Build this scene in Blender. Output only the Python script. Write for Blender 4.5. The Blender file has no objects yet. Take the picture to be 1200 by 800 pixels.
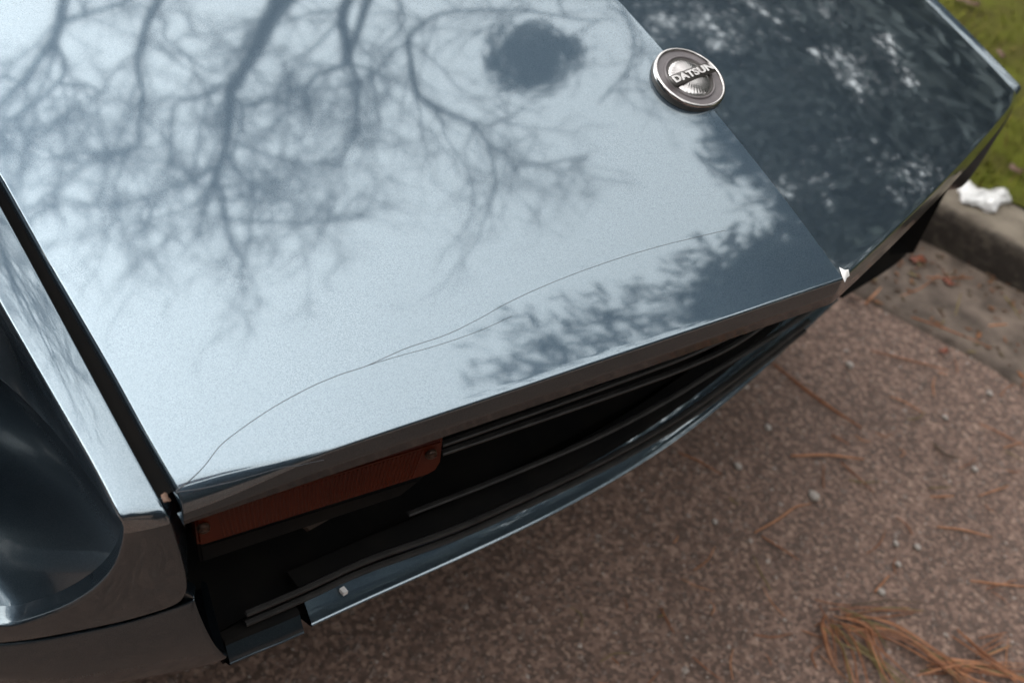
import bpy, bmesh, math, random
import numpy as np
from mathutils import Vector, Matrix, noise
R_ = math.radians
scene = bpy.context.scene
C = scene.collection

# ------------------------------------------------------------------ camera
CAM_POS = (0.34561, -0.78404, 1.29435)
CAM_AX = [[0.641487, 0.747423, 0.17278], [-0.610066, 0.360487, 0.705598], [0.465095, -0.558039, 0.687225]]
F_PX = 1546.442

cam_d = bpy.data.cameras.new("camera")
cam = bpy.data.objects.new("camera", cam_d); C.objects.link(cam)
m = Matrix([[CAM_AX[0][i], CAM_AX[1][i], CAM_AX[2][i]] for i in range(3)]).to_4x4()
m.translation = CAM_POS
cam.matrix_world = m
cam_d.sensor_fit = 'HORIZONTAL'; cam_d.sensor_width = 22.3
cam_d.lens = F_PX / 1200 * 22.3
cam_d.clip_start = 0.01; cam_d.clip_end = 2000
cam_d.dof.use_dof = True
cam_d.dof.focus_distance = 0.98
cam_d.dof.aperture_fstop = 4.3
scene.camera = cam

# ------------------------------------------------------------------ light: overcast day
SUN_EL, SUN_AZ = 33, -132
w = bpy.data.worlds.new("World"); scene.world = w; w.use_nodes = True
nt = w.node_tree; nt.nodes.clear()
out = nt.nodes.new('ShaderNodeOutputWorld'); bg = nt.nodes.new('ShaderNodeBackground')
sky = nt.nodes.new('ShaderNodeTexSky'); sky.sky_type = 'NISHITA'; sky.sun_disc = False
sky.sun_elevation = R_(SUN_EL); sky.sun_rotation = R_(90 - SUN_AZ)
sky.air_density = 1.0; sky.dust_density = 0.4; sky.ozone_density = 1.0
hs = nt.nodes.new('ShaderNodeHueSaturation'); hs.inputs['Saturation'].default_value = 0.035
nt.links.new(sky.outputs[0], hs.inputs['Color'])
# overcast: brightness falls off from the zenith to the horizon as (1 + 2 sin e) / 3
wc = nt.nodes.new('ShaderNodeTexCoord'); sp = nt.nodes.new('ShaderNodeSeparateXYZ'); nt.links.new(wc.outputs['Generated'], sp.inputs[0])
oc = nt.nodes.new('ShaderNodeMapRange'); oc.inputs['To Min'].default_value = .4; oc.inputs['To Max'].default_value = 1.35
nt.links.new(sp.outputs['Z'], oc.inputs['Value'])
om = nt.nodes.new('ShaderNodeVectorMath'); om.operation = 'SCALE'
nt.links.new(hs.outputs[0], om.inputs[0]); nt.links.new(oc.outputs['Result'], om.inputs['Scale'])
nt.links.new(om.outputs[0], bg.inputs['Color']); nt.links.new(bg.outputs[0], out.inputs['Surface'])
bg.inputs['Strength'].default_value = 0.15
sd = bpy.data.lights.new("sun", 'SUN'); sd.energy = 0.5; sd.angle = R_(60); sd.color = (1.0, 0.97, 0.93)
so = bpy.data.objects.new("sun", sd); C.objects.link(so)
sv = Vector((math.cos(R_(SUN_AZ)) * math.cos(R_(SUN_EL)), math.sin(R_(SUN_AZ)) * math.cos(R_(SUN_EL)), math.sin(R_(SUN_EL))))
so.rotation_euler = sv.to_track_quat('Z', 'Y').to_euler(); so.location = sv * 30
vs = scene.view_settings
scene.display_settings.display_device = 'sRGB'
vs.view_transform = 'Standard'; vs.look = 'None'; vs.exposure = 2.7; vs.gamma = 1; vs.use_curve_mapping = False
scene.render.engine = 'CYCLES'

# ------------------------------------------------------------------ helpers
def mat(name, col, rough=.5, metal=0., coat=0., coat_rough=.03, spec=.5, var=None, scale=20, detail=6, bump=0, bscale=80, rand=None):
    """principled with optional noise colour variation, bump, and per-piece colour"""
    mt = bpy.data.materials.new(name); mt.use_nodes = True
    n = mt.node_tree.nodes; l = mt.node_tree.links; p = n['Principled BSDF']
    p.inputs['Base Color'].default_value = (*col, 1); p.inputs['Roughness'].default_value = rough
    p.inputs['Metallic'].default_value = metal; p.inputs['Coat Weight'].default_value = coat
    p.inputs['Coat Roughness'].default_value = coat_rough; p.inputs['Specular IOR Level'].default_value = spec
    tc = n.new('ShaderNodeTexCoord')
    if rand:
        g = n.new('ShaderNodeNewGeometry'); r = n.new('ShaderNodeValToRGB')
        r.color_ramp.interpolation = 'LINEAR'
        while len(r.color_ramp.elements) < len(rand): r.color_ramp.elements.new(.5)
        for i, c in enumerate(rand):
            r.color_ramp.elements[i].position = i / (len(rand) - 1); r.color_ramp.elements[i].color = (*c, 1)
        l.new(g.outputs['Random Per Island'], r.inputs['Fac']); l.new(r.outputs['Color'], p.inputs['Base Color'])
    elif var:
        t = n.new('ShaderNodeTexNoise'); t.inputs['Scale'].default_value = scale; t.inputs['Detail'].default_value = detail
        r = n.new('ShaderNodeValToRGB'); r.color_ramp.elements[0].position = .35; r.color_ramp.elements[1].position = .65
        r.color_ramp.elements[0].color = (*col, 1); r.color_ramp.elements[1].color = (*var, 1)
        l.new(tc.outputs['Object'], t.inputs['Vector']); l.new(t.outputs['Fac'], r.inputs['Fac']); l.new(r.outputs['Color'], p.inputs['Base Color'])
    if bump:
        b = n.new('ShaderNodeBump'); b.inputs['Strength'].default_value = bump; b.inputs['Distance'].default_value = .002
        t2 = n.new('ShaderNodeTexNoise'); t2.inputs['Scale'].default_value = bscale; t2.inputs['Detail'].default_value = 5
        l.new(tc.outputs['Object'], t2.inputs['Vector']); l.new(t2.outputs['Fac'], b.inputs['Height']); l.new(b.outputs['Normal'], p.inputs['Normal'])
    return mt

def paint_mat(name="metallic_blue_grey_paint", k=1., r0=.018, r1=.035, coat=1., rw=.28):
    mt = bpy.data.materials.new(name); mt.use_nodes = True
    n = mt.node_tree.nodes; l = mt.node_tree.links; p = n['Principled BSDF']
    tc = n.new('ShaderNodeTexCoord')
    fl = n.new('ShaderNodeTexNoise'); fl.inputs['Scale'].default_value = 1300; fl.inputs['Detail'].default_value = 1
    l.new(tc.outputs['Object'], fl.inputs['Vector'])
    r = n.new('ShaderNodeValToRGB')
    r.color_ramp.elements[0].position = .3; r.color_ramp.elements[1].position = .7
    r.color_ramp.elements[0].color = (.126 * k, .154 * k, .161 * k, 1); r.color_ramp.elements[1].color = (.203 * k, .234 * k, .242 * k, 1)
    l.new(fl.outputs['Fac'], r.inputs['Fac']); l.new(r.outputs['Color'], p.inputs['Base Color'])
    # faint polish haze
    sm = n.new('ShaderNodeTexNoise'); sm.inputs['Scale'].default_value = 9; sm.inputs['Detail'].default_value = 4
    l.new(tc.outputs['Object'], sm.inputs['Vector'])
    mr = n.new('ShaderNodeMapRange'); mr.inputs['To Min'].default_value = r0; mr.inputs['To Max'].default_value = r1
    l.new(sm.outputs['Fac'], mr.inputs['Value']); l.new(mr.outputs['Result'], p.inputs['Roughness'])
    b = n.new('ShaderNodeBump'); b.inputs['Strength'].default_value = .012; b.inputs['Distance'].default_value = .0004
    l.new(fl.outputs['Fac'], b.inputs['Height']); l.new(b.outputs['Normal'], p.inputs['Normal'])
    p2 = n.new('ShaderNodeBsdfPrincipled'); p2.inputs['Roughness'].default_value = .42
    l.new(b.outputs['Normal'], p2.inputs['Normal'])
    r2 = n.new('ShaderNodeValToRGB'); r2.color_ramp.elements[0].position = .3; r2.color_ramp.elements[1].position = .7
    r2.color_ramp.elements[0].color = (.112 * k, .178 * k, .245 * k, 1); r2.color_ramp.elements[1].color = (.185 * k, .262 * k, .34 * k, 1)
    l.new(fl.outputs['Fac'], r2.inputs['Fac']); l.new(r2.outputs['Color'], p2.inputs['Base Color'])
    for q in (p, p2):
        q.inputs['Metallic'].default_value = .97
        q.inputs['Coat Weight'].default_value = coat; q.inputs['Coat Roughness'].default_value = .02
    ms = n.new('ShaderNodeMixShader'); ms.inputs['Fac'].default_value = rw
    l.new(p.outputs[0], ms.inputs[1]); l.new(p2.outputs[0], ms.inputs[2]); l.new(ms.outputs[0], n['Material Output'].inputs['Surface'])
    return mt

M_paint = paint_mat()
M_paint_shade = paint_mat('shade_darkened_blue_paint', .42, .12, .2, .45, .4)  # body paint again, duller, with the shade of nose and scoop in its colour
M_black = mat("black_plastic", (.012, .012, .013), .45, var=(.02, .02, .02), scale=30)
M_void = mat("matt_near_black", (.006, .006, .006), .9, spec=.1, var=(.01, .009, .008), scale=25)  # plain near-black for the insides, gap channels and far apron end
M_slat = mat("dark_grille_metal", (.02, .019, .018), .45, metal=.3, var=(.034, .032, .03), scale=60)
M_chrome = mat("worn_chrome", (.52, .50, .48), .2, metal=1, var=(.40, .375, .36), scale=120)
M_enamel = mat("grey_brown_enamel", (.075, .065, .066), .4, var=(.10, .087, .087), scale=90)
M_darkline = mat("dark_badge_line", (.03, .026, .022), .5, var=(.045, .04, .035), scale=200)
M_crack = mat("crack_dark", (.02, .025, .03), .6, var=(.035, .04, .05), scale=300)
M_chip = mat("bare_white_primer", (.75, .74, .72), .6, var=(.6, .58, .55), scale=200)
M_rubber = mat("rubber", (.02, .02, .02), .8, var=(.03, .03, .03), scale=40)
M_glass = mat("lamp_glass", (.5, .52, .54), .06, metal=.3, coat=1, var=(.42, .45, .48), scale=8)
M_amber = mat("amber_lens", (.066, .0075, .0005), .3, coat=0, spec=.15, var=(.05, .005, .0004), scale=9)
M_screw = mat("dull_screw", (.05, .03, .022), .5, metal=.7, var=(.08, .045, .03), scale=200)
M_bark = mat("bark", (.05, .045, .04), .9, var=(.09, .085, .075), scale=6, bump=.5, bscale=14)
M_twig = mat("twig_bark", (.055, .048, .042), .9, var=(.075, .068, .06), scale=6)
M_needle_leaf = mat("conifer_foliage", (.04, .06, .03), .8, spec=.2, rand=[(.08, .098, .09), (.10, .118, .108), (.11, .12, .115)])
M_hedge = mat("dark_hedge_foliage", (.03, .045, .025), .8, spec=.2, rand=[(.078, .094, .095), (.092, .11, .11), (.10, .118, .118)])
M_stone = mat("asphalt_chips", (.1, .08, .07), .75, rand=[(.10, .072, .057), (.135, .096, .077), (.18, .127, .10), (.145, .103, .083), (.22, .165, .135), (.155, .108, .088), (.34, .29, .25)])
M_pebble = mat("pale_pebble", (.38, .34, .30), .7, var=(.29, .255, .22), scale=90)
M_pine = mat("russet_needle", (.30, .115, .045), .6, var=(.19, .07, .03), scale=60)
M_pine1 = mat("orange_needle", (.44, .20, .095), .6, var=(.32, .135, .06), scale=60)
M_pine2 = mat("olive_twig", (.10, .065, .034), .7, var=(.06, .038, .02), scale=60)
M_pine3 = mat("yellow_straw", (.2, .15, .055), .65, var=(.14, .10, .038), scale=60)
NM = [M_pine, M_pine1, M_pine2, M_pine3]
M_leaf = mat("red_leaf", (.20, .055, .025), .6, var=(.12, .035, .018), scale=120)
M_leafb = mat("brown_leaf", (.09, .045, .024), .7, var=(.05, .025, .014), scale=90)
M_paper = mat("white_paper", (.60, .59, .57), .8, var=(.52, .51, .49), scale=80)
M_grass = mat("mossy_grass", (.08, .11, .02), .7, spec=.08, rand=[(.048, .060, .006), (.075, .086, .008), (.11, .108, .014), (.06, .073, .007), (.14, .095, .035)])
M_soil = mat("mossy_soil", (.045, .040, .010), .95, spec=.1, var=(.062, .068, .008), scale=14, bump=.8, bscale=60)

def obj(name, me, material=None, parent=None, smooth=True):
    o = bpy.data.objects.new(name, me); C.objects.link(o)
    if material is not None and not me.materials: me.materials.append(material)
    if smooth:
        me.polygons.foreach_set('use_smooth', [True] * len(me.polygons))
    if parent is not None: o.parent = parent
    return o
def mesh(name, V, F):
    me = bpy.data.meshes.new(name); me.from_pydata([tuple(map(float, v)) for v in V], [], F); me.update(); return me
def empty(name, loc=(0, 0, 0)):
    o = bpy.data.objects.new(name, None); o.location = loc; o.empty_display_size = .1; C.objects.link(o); return o
def tag(o, label=None, cat=None, group=None, kind=None):
    if label: o['label'] = label
    if cat: o['category'] = cat
    if group: o['group'] = group
    if kind: o['kind'] = kind
    return o
def grid(rows, close=False):
    """rows: list of equally long point lists -> verts, quads"""
    n = len(rows[0]); V = [p for r in rows for p in r]; F = []
    for i in range(len(rows) - 1):
        for j in range(n - 1 + (1 if close else 0)):
            a = i * n + j; b = i * n + (j + 1) % n
            F.append((a, b, b + n, a + n))
    return V, F
def bm_mesh(name, bm):
    me = bpy.data.meshes.new(name); bm.to_mesh(me); bm.free(); return me
def recalc(me):
    bm = bmesh.new(); bm.from_mesh(me); bmesh.ops.recalc_face_normals(bm, faces=bm.faces); bm.to_mesh(me); bm.free(); return me
def subsurf(o, lv=2):
    s = o.modifiers.new('subsurf', 'SUBSURF'); s.levels = lv; s.render_levels = lv; return o
def tube(pts, rads, sides=6, cap=True):
    pts = [Vector(p) for p in pts]; rows = []
    for i, p in enumerate(pts):
        t = (pts[min(i + 1, len(pts) - 1)] - pts[max(i - 1, 0)]).normalized()
        u = t.orthogonal().normalized() if i == 0 else (u - t * u.dot(t)).normalized()
        v = t.cross(u)
        r = rads[i] if hasattr(rads, '__len__') else rads
        rows.append([p + (u * math.cos(a) + v * math.sin(a)) * r for a in [2 * math.pi * k / sides for k in range(sides)]])
    V, F = grid(rows, True)
    if cap:
        F.append(tuple(range(sides))[::-1]); F.append(tuple(range(len(V) - sides, len(V))))
    return V, F
def join(parts):
    V = []; F = []
    for v, f in parts:
        k = len(V); V += list(v); F += [tuple(i + k for i in q) for q in f]
    return V, F
def box(x0, x1, y0, y1, z0, z1):
    V = [(x, y, z) for x in (x0, x1) for y in (y0, y1) for z in (z0, z1)]
    return V, [(0, 1, 3, 2), (4, 6, 7, 5), (0, 4, 5, 1), (2, 3, 7, 6), (0, 2, 6, 4), (1, 5, 7, 3)]
def spline(P, n):
    """Catmull-Rom resample of a list of vectors"""
    P = [Vector(p) for p in P]; out = []
    for i in range(len(P) - 1):
        p0 = P[i - 1] if i else P[0] * 2 - P[1]; p1 = P[i]; p2 = P[i + 1]; p3 = P[i + 2] if i + 2 < len(P) else P[-1] * 2 - P[-2]
        for k in range(n):
            t = k / n
            out.append(.5 * ((2 * p1) + (p2 - p0) * t + (2 * p0 - 5 * p1 + 4 * p2 - p3) * t * t + (3 * p1 - p0 - 3 * p2 + p3) * t ** 3))
    out.append(P[-1]); return out
def lathe(profile, seg=96, mtx=None):
    rows = [[Vector((r * math.cos(2 * math.pi * k / seg), r * math.sin(2 * math.pi * k / seg), z)) for k in range(seg)] for r, z in profile]
    V, F = grid(rows, True)
    if mtx is not None: V = [mtx @ v for v in V]
    return V, F
def mirror(me):
    m2 = me.copy()
    for v in m2.vertices: v.co.y = -v.co.y
    m2.flip_normals(); m2.update(); return m2

# measured points of the place, in metres (x = front of the car, y = its left, z = up, origin under the nose)
D = {
 'fender_inner': [[-0.3801,-0.4989,0.6582],[-0.2959,-0.5046,0.6384],[-0.2048,-0.5106,0.6145],[-0.1452,-0.5135,0.5973],[-0.1281,-0.5142,0.592],[-0.1239,-0.5136,0.5837],[-0.124,-0.5092,0.559],[-0.1241,-0.504,0.5309],[-0.1257,-0.4961,0.4774],[-0.1416,-0.5123,0.4584],[-0.1582,-0.5294,0.4388],[-0.1904,-0.5644,0.411],[-0.2234,-0.6006,0.3839]],
 'fender_rim': [[-0.31,-0.5345,0.6369],[-0.2348,-0.5372,0.6185],[-0.1771,-0.5382,0.6032],[-0.1448,-0.5406,0.5933],[-0.1359,-0.5408,0.5907],[-0.1446,-0.5362,0.566],[-0.1489,-0.5371,0.542],[-0.1555,-0.5402,0.5141],[-0.165,-0.5471,0.488],[-0.1775,-0.558,0.4627],[-0.1916,-0.5717,0.4414],[-0.2053,-0.5858,0.4251],[-0.2189,-0.6001,0.4112]],
 'fender_inner_far': [[-0.3834,-0.4976,0.6552],[-0.2988,-0.5034,0.6354],[-0.2073,-0.5094,0.6115],[-0.1473,-0.5123,0.5942],[-0.1302,-0.513,0.589],[-0.1239,-0.5136,0.5837],[-0.124,-0.5092,0.559],[-0.1241,-0.504,0.5309],[-0.1257,-0.4961,0.4774],[-0.1416,-0.5123,0.4584],[-0.1582,-0.5294,0.4388],[-0.1904,-0.5644,0.411],[-0.2234,-0.6006,0.3839]],
 'fender_rim_far': [[-0.3078,-0.5353,0.6392],[-0.2328,-0.538,0.6207],[-0.1754,-0.539,0.6054],[-0.1432,-0.5414,0.5956],[-0.1344,-0.5416,0.593],[-0.1446,-0.5362,0.566],[-0.1489,-0.5371,0.542],[-0.1555,-0.5402,0.5141],[-0.165,-0.5471,0.488],[-0.1775,-0.558,0.4627],[-0.1916,-0.5717,0.4414],[-0.2053,-0.5858,0.4251],[-0.2189,-0.6001,0.4112]],
 'apron_corner_top': [[-0.1243,-0.4941,0.4765],[-0.142,-0.5121,0.4544],[-0.1587,-0.5292,0.4347],[-0.191,-0.5644,0.4067],[-0.2241,-0.6006,0.3795]],
 'apron_corner_side': [[-0.1243,-0.4941,0.4765],[-0.1238,-0.4893,0.4547],[-0.1222,-0.482,0.4255],[-0.1198,-0.4749,0.4037],[-0.1168,-0.4672,0.3826]],
 'apron_corner_bottom': [[-0.1168,-0.4672,0.3826],[-0.1327,-0.4835,0.364],[-0.1485,-0.5005,0.3497],[-0.1712,-0.5253,0.3306],[-0.1948,-0.5506,0.3077]],
 'apron_edge': [[-0.1256,-0.3833,0.35],[-0.1201,-0.3483,0.35],[-0.1128,-0.2716,0.35],[-0.105,-0.179,0.35],[-0.0974,-0.0775,0.35],[-0.0992,0.0191,0.35],[-0.1104,0.1211,0.35],[-0.1234,0.2195,0.35],[-0.1429,0.3179,0.35],[-0.1482,0.3593,0.35]],
 'apron_edge_end': [[-0.1334,-0.4558,0.35],[-0.1306,-0.4337,0.35],[-0.1271,-0.4116,0.35],[-0.1247,-0.3907,0.35]],
 'apron_far': [[-0.1484,0.3676,0.35],[-0.149,0.3896,0.35],[-0.1498,0.4239,0.35],[-0.1515,0.4603,0.35],[-0.1546,0.4924,0.35],[-0.1611,0.519,0.35],[-0.1744,0.5478,0.35],[-0.1946,0.5827,0.35]],
 'bar_a': [[-0.1404,-0.2776,0.405],[-0.1273,-0.1827,0.405],[-0.1161,-0.0765,0.405],[-0.1136,0.0134,0.405],[-0.1163,0.1038,0.405],[-0.1178,0.1724,0.405],[-0.1233,0.2646,0.405]],
 'bar_b': [[-0.1428,-0.4353,0.385],[-0.1368,-0.3827,0.385],[-0.1318,-0.3262,0.385],[-0.116,-0.2371,0.385],[-0.1069,-0.1442,0.385],[-0.1013,-0.062,0.385],[-0.1009,0.0323,0.385],[-0.1086,0.1306,0.385],[-0.1227,0.2596,0.385]],
 'bar_c': [[-0.1047,-0.2925,0.54],[-0.093,-0.2243,0.54],[-0.0826,-0.1494,0.54]],
 'bar_d': [[-0.104,-0.2914,0.53],[-0.0906,-0.224,0.53],[-0.0798,-0.149,0.53]],
 'lens': [[-0.137,-0.4879,0.5594],[-0.0917,-0.3084,0.5715],[-0.0912,-0.3063,0.5434],[-0.0918,-0.3087,0.5364],[-0.0934,-0.3151,0.5329],[-0.1351,-0.4806,0.5213],[-0.1363,-0.4853,0.5224]],
 'lens_screw': [[-0.1317,-0.483,0.5435],[-0.0902,-0.3181,0.5598]],
 'plate': [[-0.1449,-0.48,0.5086],[-0.1013,-0.3067,0.5192],[-0.1063,-0.3265,0.5014],[-0.1443,-0.4773,0.4868]],
 'crack_long': [[-0.1312,-0.5055,0.6049],[-0.1312,-0.4956,0.6078],[-0.1334,-0.483,0.6122],[-0.1384,-0.4685,0.6178],[-0.1399,-0.4535,0.6226],[-0.1402,-0.4403,0.6264],[-0.1396,-0.4175,0.6324],[-0.1371,-0.3955,0.6376],[-0.1334,-0.3774,0.6412],[-0.1287,-0.3597,0.6443],[-0.1241,-0.3308,0.65],[-0.1171,-0.3029,0.6544],[-0.1137,-0.2754,0.6596],[-0.1119,-0.246,0.6655],[-0.107,-0.2101,0.6714],[-0.1005,-0.1741,0.6763],[-0.0909,-0.1308,0.6811],[-0.0729,-0.0649,0.6859]],
 'crack_low': [[-0.1308,-0.5058,0.6046],[-0.1233,-0.489,0.6074],[-0.1171,-0.4739,0.6099],[-0.1113,-0.4582,0.6126],[-0.1033,-0.4373,0.616],[-0.094,-0.4169,0.6186]],
 'crack_branch': [[-0.1287,-0.3597,0.6443],[-0.1218,-0.336,0.648],[-0.1143,-0.3122,0.6514],[-0.1067,-0.2806,0.6563],[-0.1027,-0.2529,0.6612]],
 'chip': [[-0.0057,0.0042,0.6711],[-0.0021,0.007,0.67],[-0.0016,0.0127,0.6706],[0.0022,0.0111,0.6688],[0.0029,0.0063,0.6679],[0.0055,0.0008,0.6662],[0.0016,0.0004,0.6677]],
 'dent': [-0.2684,-0.1048,0.7339],
 'side': [[-0.1272,-0.5041,0.6038],[-0.1745,-0.5026,0.6178],[-0.2233,-0.4998,0.6315],[-0.3105,-0.4962,0.6531],[-0.3939,-0.4909,0.6723]],
 'gap_leaf': [-0.1323,-0.5086,0.604],
 'badge': [-0.191,0.0004,0.7301],
 'branches': [(1,[[-5.52,2.217,10.965,0.134],[-5.383,1.762,11.445,0.118],[-5.282,1.459,11.793,0.099],[-5.208,1.083,12.139,0.091],[-5.15,0.801,12.395,0.081],[-4.991,0.62,12.825,0.073],[-4.821,0.302,13.381,0.064],[-4.699,-0.064,13.835,0.053],[-4.6,-0.365,14.177,0.034],[-4.467,-0.601,14.56,0.021]]),(1,[[-5.239,0.83,12.205,0.034],[-5.255,0.499,12.302,0.034],[-5.342,0.143,12.22,0.028],[-5.272,-0.069,12.394,0.029],[-5.106,-0.318,12.777,0.024],[-4.914,-0.527,13.243,0.019]]),(1,[[-4.792,0.264,13.472,0.032],[-4.602,0.295,14.017,0.034],[-4.464,0.369,14.432,0.028],[-4.15,0.267,14.642,0.022],[-3.493,-0.037,13.265,0.013]]),(1,[[-4.754,0.095,13.635,0.033],[-4.782,-0.362,13.615,0.032],[-4.83,-0.759,13.431,0.025],[-4.865,-1.341,13.111,0.025],[-4.995,-1.923,12.456,0.012]]),(1,[[-4.699,-0.064,13.835,0.04],[-4.448,-0.174,14.57,0.035],[-4.066,-0.34,14.67,0.029],[-3.3,-0.491,13.306,0.02]]),(1,[[-5.41,1.976,11.271,0.048],[-5.383,2.224,11.144,0.042],[-5.41,2.432,10.967,0.041]]),(1,[[-5.094,0.814,12.507,0.041],[-4.985,0.864,12.714,0.036],[-4.831,0.589,13.227,0.031],[-4.707,0.256,13.716,0.026]]),(1,[[-6.127,0.893,10.748,0.063],[-6.034,0.573,10.957,0.059],[-5.943,0.312,11.143,0.05],[-5.807,0.048,11.393,0.046],[-5.661,-0.101,11.652,0.042],[-5.533,-0.198,11.889,0.038],[-5.358,-0.527,12.224,0.034],[-5.219,-0.751,12.486,0.029],[-5.255,-1.24,12.276,0.023],[-5.262,-1.662,12.075,0.017],[-5.157,-1.906,12.142,0.011]]),(1,[[-6.001,0.558,11.009,0.025],[-5.898,0.656,11.138,0.02],[-5.831,0.511,11.276,0.02],[-5.656,0.625,11.529,0.016],[-5.466,0.689,11.836,0.016],[-5.303,0.91,12.046,0.011]]),(1,[[-5.237,-0.727,12.451,0.029],[-5.254,-0.978,12.36,0.023],[-5.367,-1.352,12.013,0.022],[-5.433,-1.75,11.72,0.016],[-5.583,-1.911,11.391,0.01]]),(1,[[-6.529,-0.146,10.364,0.064],[-6.402,-0.393,10.531,0.065],[-6.27,-0.667,10.693,0.061],[-6.214,-0.949,10.736,0.047],[-6.106,-1.325,10.811,0.038],[-6.021,-1.716,10.812,0.034],[-5.935,-2.144,10.758,0.029]]),(1,[[-6.341,-0.499,10.608,0.042],[-6.302,-0.14,10.666,0.038],[-6.222,0.29,10.74,0.034],[-6.21,0.689,10.686,0.034]]),(1,[[-6.227,-0.699,10.751,0.033],[-6.07,-0.767,10.971,0.034],[-5.98,-0.97,11.074,0.03],[-5.917,-1.329,11.088,0.03],[-5.888,-1.654,11.026,0.025],[-5.809,-1.918,11.039,0.02],[-5.676,-2.043,11.181,0.015]]),(1,[[-6.106,-1.325,10.811,0.024],[-6.194,-1.411,10.666,0.019],[-6.248,-1.657,10.521,0.018]]),(1,[[-5.969,-1.009,11.083,0.02],[-5.793,-0.678,11.413,0.021],[-5.702,-0.771,11.556,0.016],[-5.699,-1.12,11.492,0.016],[-5.713,-1.525,11.345,0.01]]),(2,[[-5.09,3.015,10.922,0.079],[-4.974,2.721,11.319,0.082],[-4.767,2.584,11.739,0.079],[-4.615,2.501,12.057,0.07],[-4.648,2.292,12.218,0.047],[-4.74,1.973,12.367,0.036],[-4.695,1.763,12.652,0.03],[-4.478,1.669,13.223,0.019],[-4.377,1.353,13.832,0.014]]),(2,[[-4.615,2.501,12.057,0.047],[-4.402,2.5,12.418,0.036],[-4.162,2.282,13.166,0.033],[-3.997,2.09,13.84,0.028],[-3.904,1.752,14.583,0.022]]),(2,[[-4.547,2.523,12.147,0.03],[-4.307,2.8,12.219,0.024],[-4.103,2.886,12.439,0.019],[-4.041,2.614,12.933,0.013]]),(2,[[-2.944,5.613,10.067,0.011],[-3.163,5.287,10.319,0.017],[-3.453,4.963,10.506,0.022],[-3.742,4.63,10.669,0.022],[-4.029,4.288,10.807,0.028],[-4.261,3.905,11.002,0.033],[-4.315,3.601,11.277,0.039],[-4.296,3.407,11.518,0.046],[-4.067,3.302,11.945,0.048],[-3.777,3.204,12.506,0.051],[-3.405,3.435,12.697,0.046],[-2.93,3.765,12.761,0.04],[-2.609,3.84,13.021,0.035],[-2.087,4.093,13.055,0.028],[-1.764,4.33,12.804,0.021],[-1.44,4.756,12.119,0.014]]),(2,[[-2.609,3.84,13.021,0.035],[-2.232,3.814,13.563,0.029],[-1.907,3.713,14.275,0.031],[-1.451,3.183,14.718,0.016]]),(2,[[-2.804,3.905,12.648,0.027],[-2.695,4.167,12.282,0.02],[-2.699,4.379,11.912,0.019]]),(2,[[-4.957,2.72,11.343,0.027],[-4.953,2.099,11.883,0.023],[-5.008,1.834,12.005,0.017],[-5.06,1.565,12.113,0.011]]),(2,[[-4.67,3.503,10.973,0.027],[-4.49,3.484,11.198,0.022],[-4.439,3.264,11.495,0.023],[-4.469,2.92,11.833,0.017]]),(1,[[-4.841,0.464,13.261,0.025],[-4.618,0.712,13.728,0.026],[-4.323,1.108,14.269,0.021],[-3.864,1.813,14.584,0.015]]),(1,[[-4.677,-0.007,13.888,0.027],[-4.613,-0.59,14.114,0.027],[-4.651,-1.138,13.803,0.02],[-4.704,-1.668,13.313,0.013]]),(1,[[-4.154,-0.279,14.648,0.029],[-3.413,0.127,13.28,0.02],[-2.917,0.737,13.356,0.02],[-2.542,1.449,13.355,0.014]]),(2,[[-2.078,5.066,11.254,0.019],[-2.259,5.506,10.541,0.018],[-2.634,5.716,10.103,0.023],[-3.228,5.773,9.74,0.022]])],
 'mistletoe': [[-3.1,4.57,10.64],[-3.02,3.71,9.83],[-3.02,4.14,9.72],[-2.85,4.35,9.85],[-2.88,4.09,10.07],[-2.9,4.29,9.96],[-2.71,3.72,9.97],[-2.85,4.2,10.03],[-3.21,4.21,10.59],[-3.0,4.95,10.82],[-2.96,3.89,10.36],[-2.75,4.13,10.34],[-3.12,4.13,10.34],[-2.82,4.75,10.6],[-3.17,4.63,10.75],[-3.2,4.78,10.94],[-2.66,4.44,10.25],[-2.92,4.67,10.66],[-2.94,3.97,10.32],[-3.16,4.12,11.02],[-2.82,4.35,10.0],[-2.97,4.38,11.04],[-2.88,4.18,10.52],[-2.71,4.45,10.83],[-2.96,4.27,10.52],[-3.0,4.11,10.2],[-2.63,4.33,10.5],[-2.63,4.49,9.67],[-3.01,4.13,9.73],[-3.12,4.04,10.56],[-3.05,4.13,10.46],[-3.23,4.75,10.76],[-2.67,4.44,9.64],[-3.2,4.49,10.4],[-2.72,4.71,10.31],[-2.9,4.32,10.62],[-2.9,4.89,10.6],[-2.83,4.67,10.36],[-2.77,4.4,10.56],[-2.82,4.29,10.47]],
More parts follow.
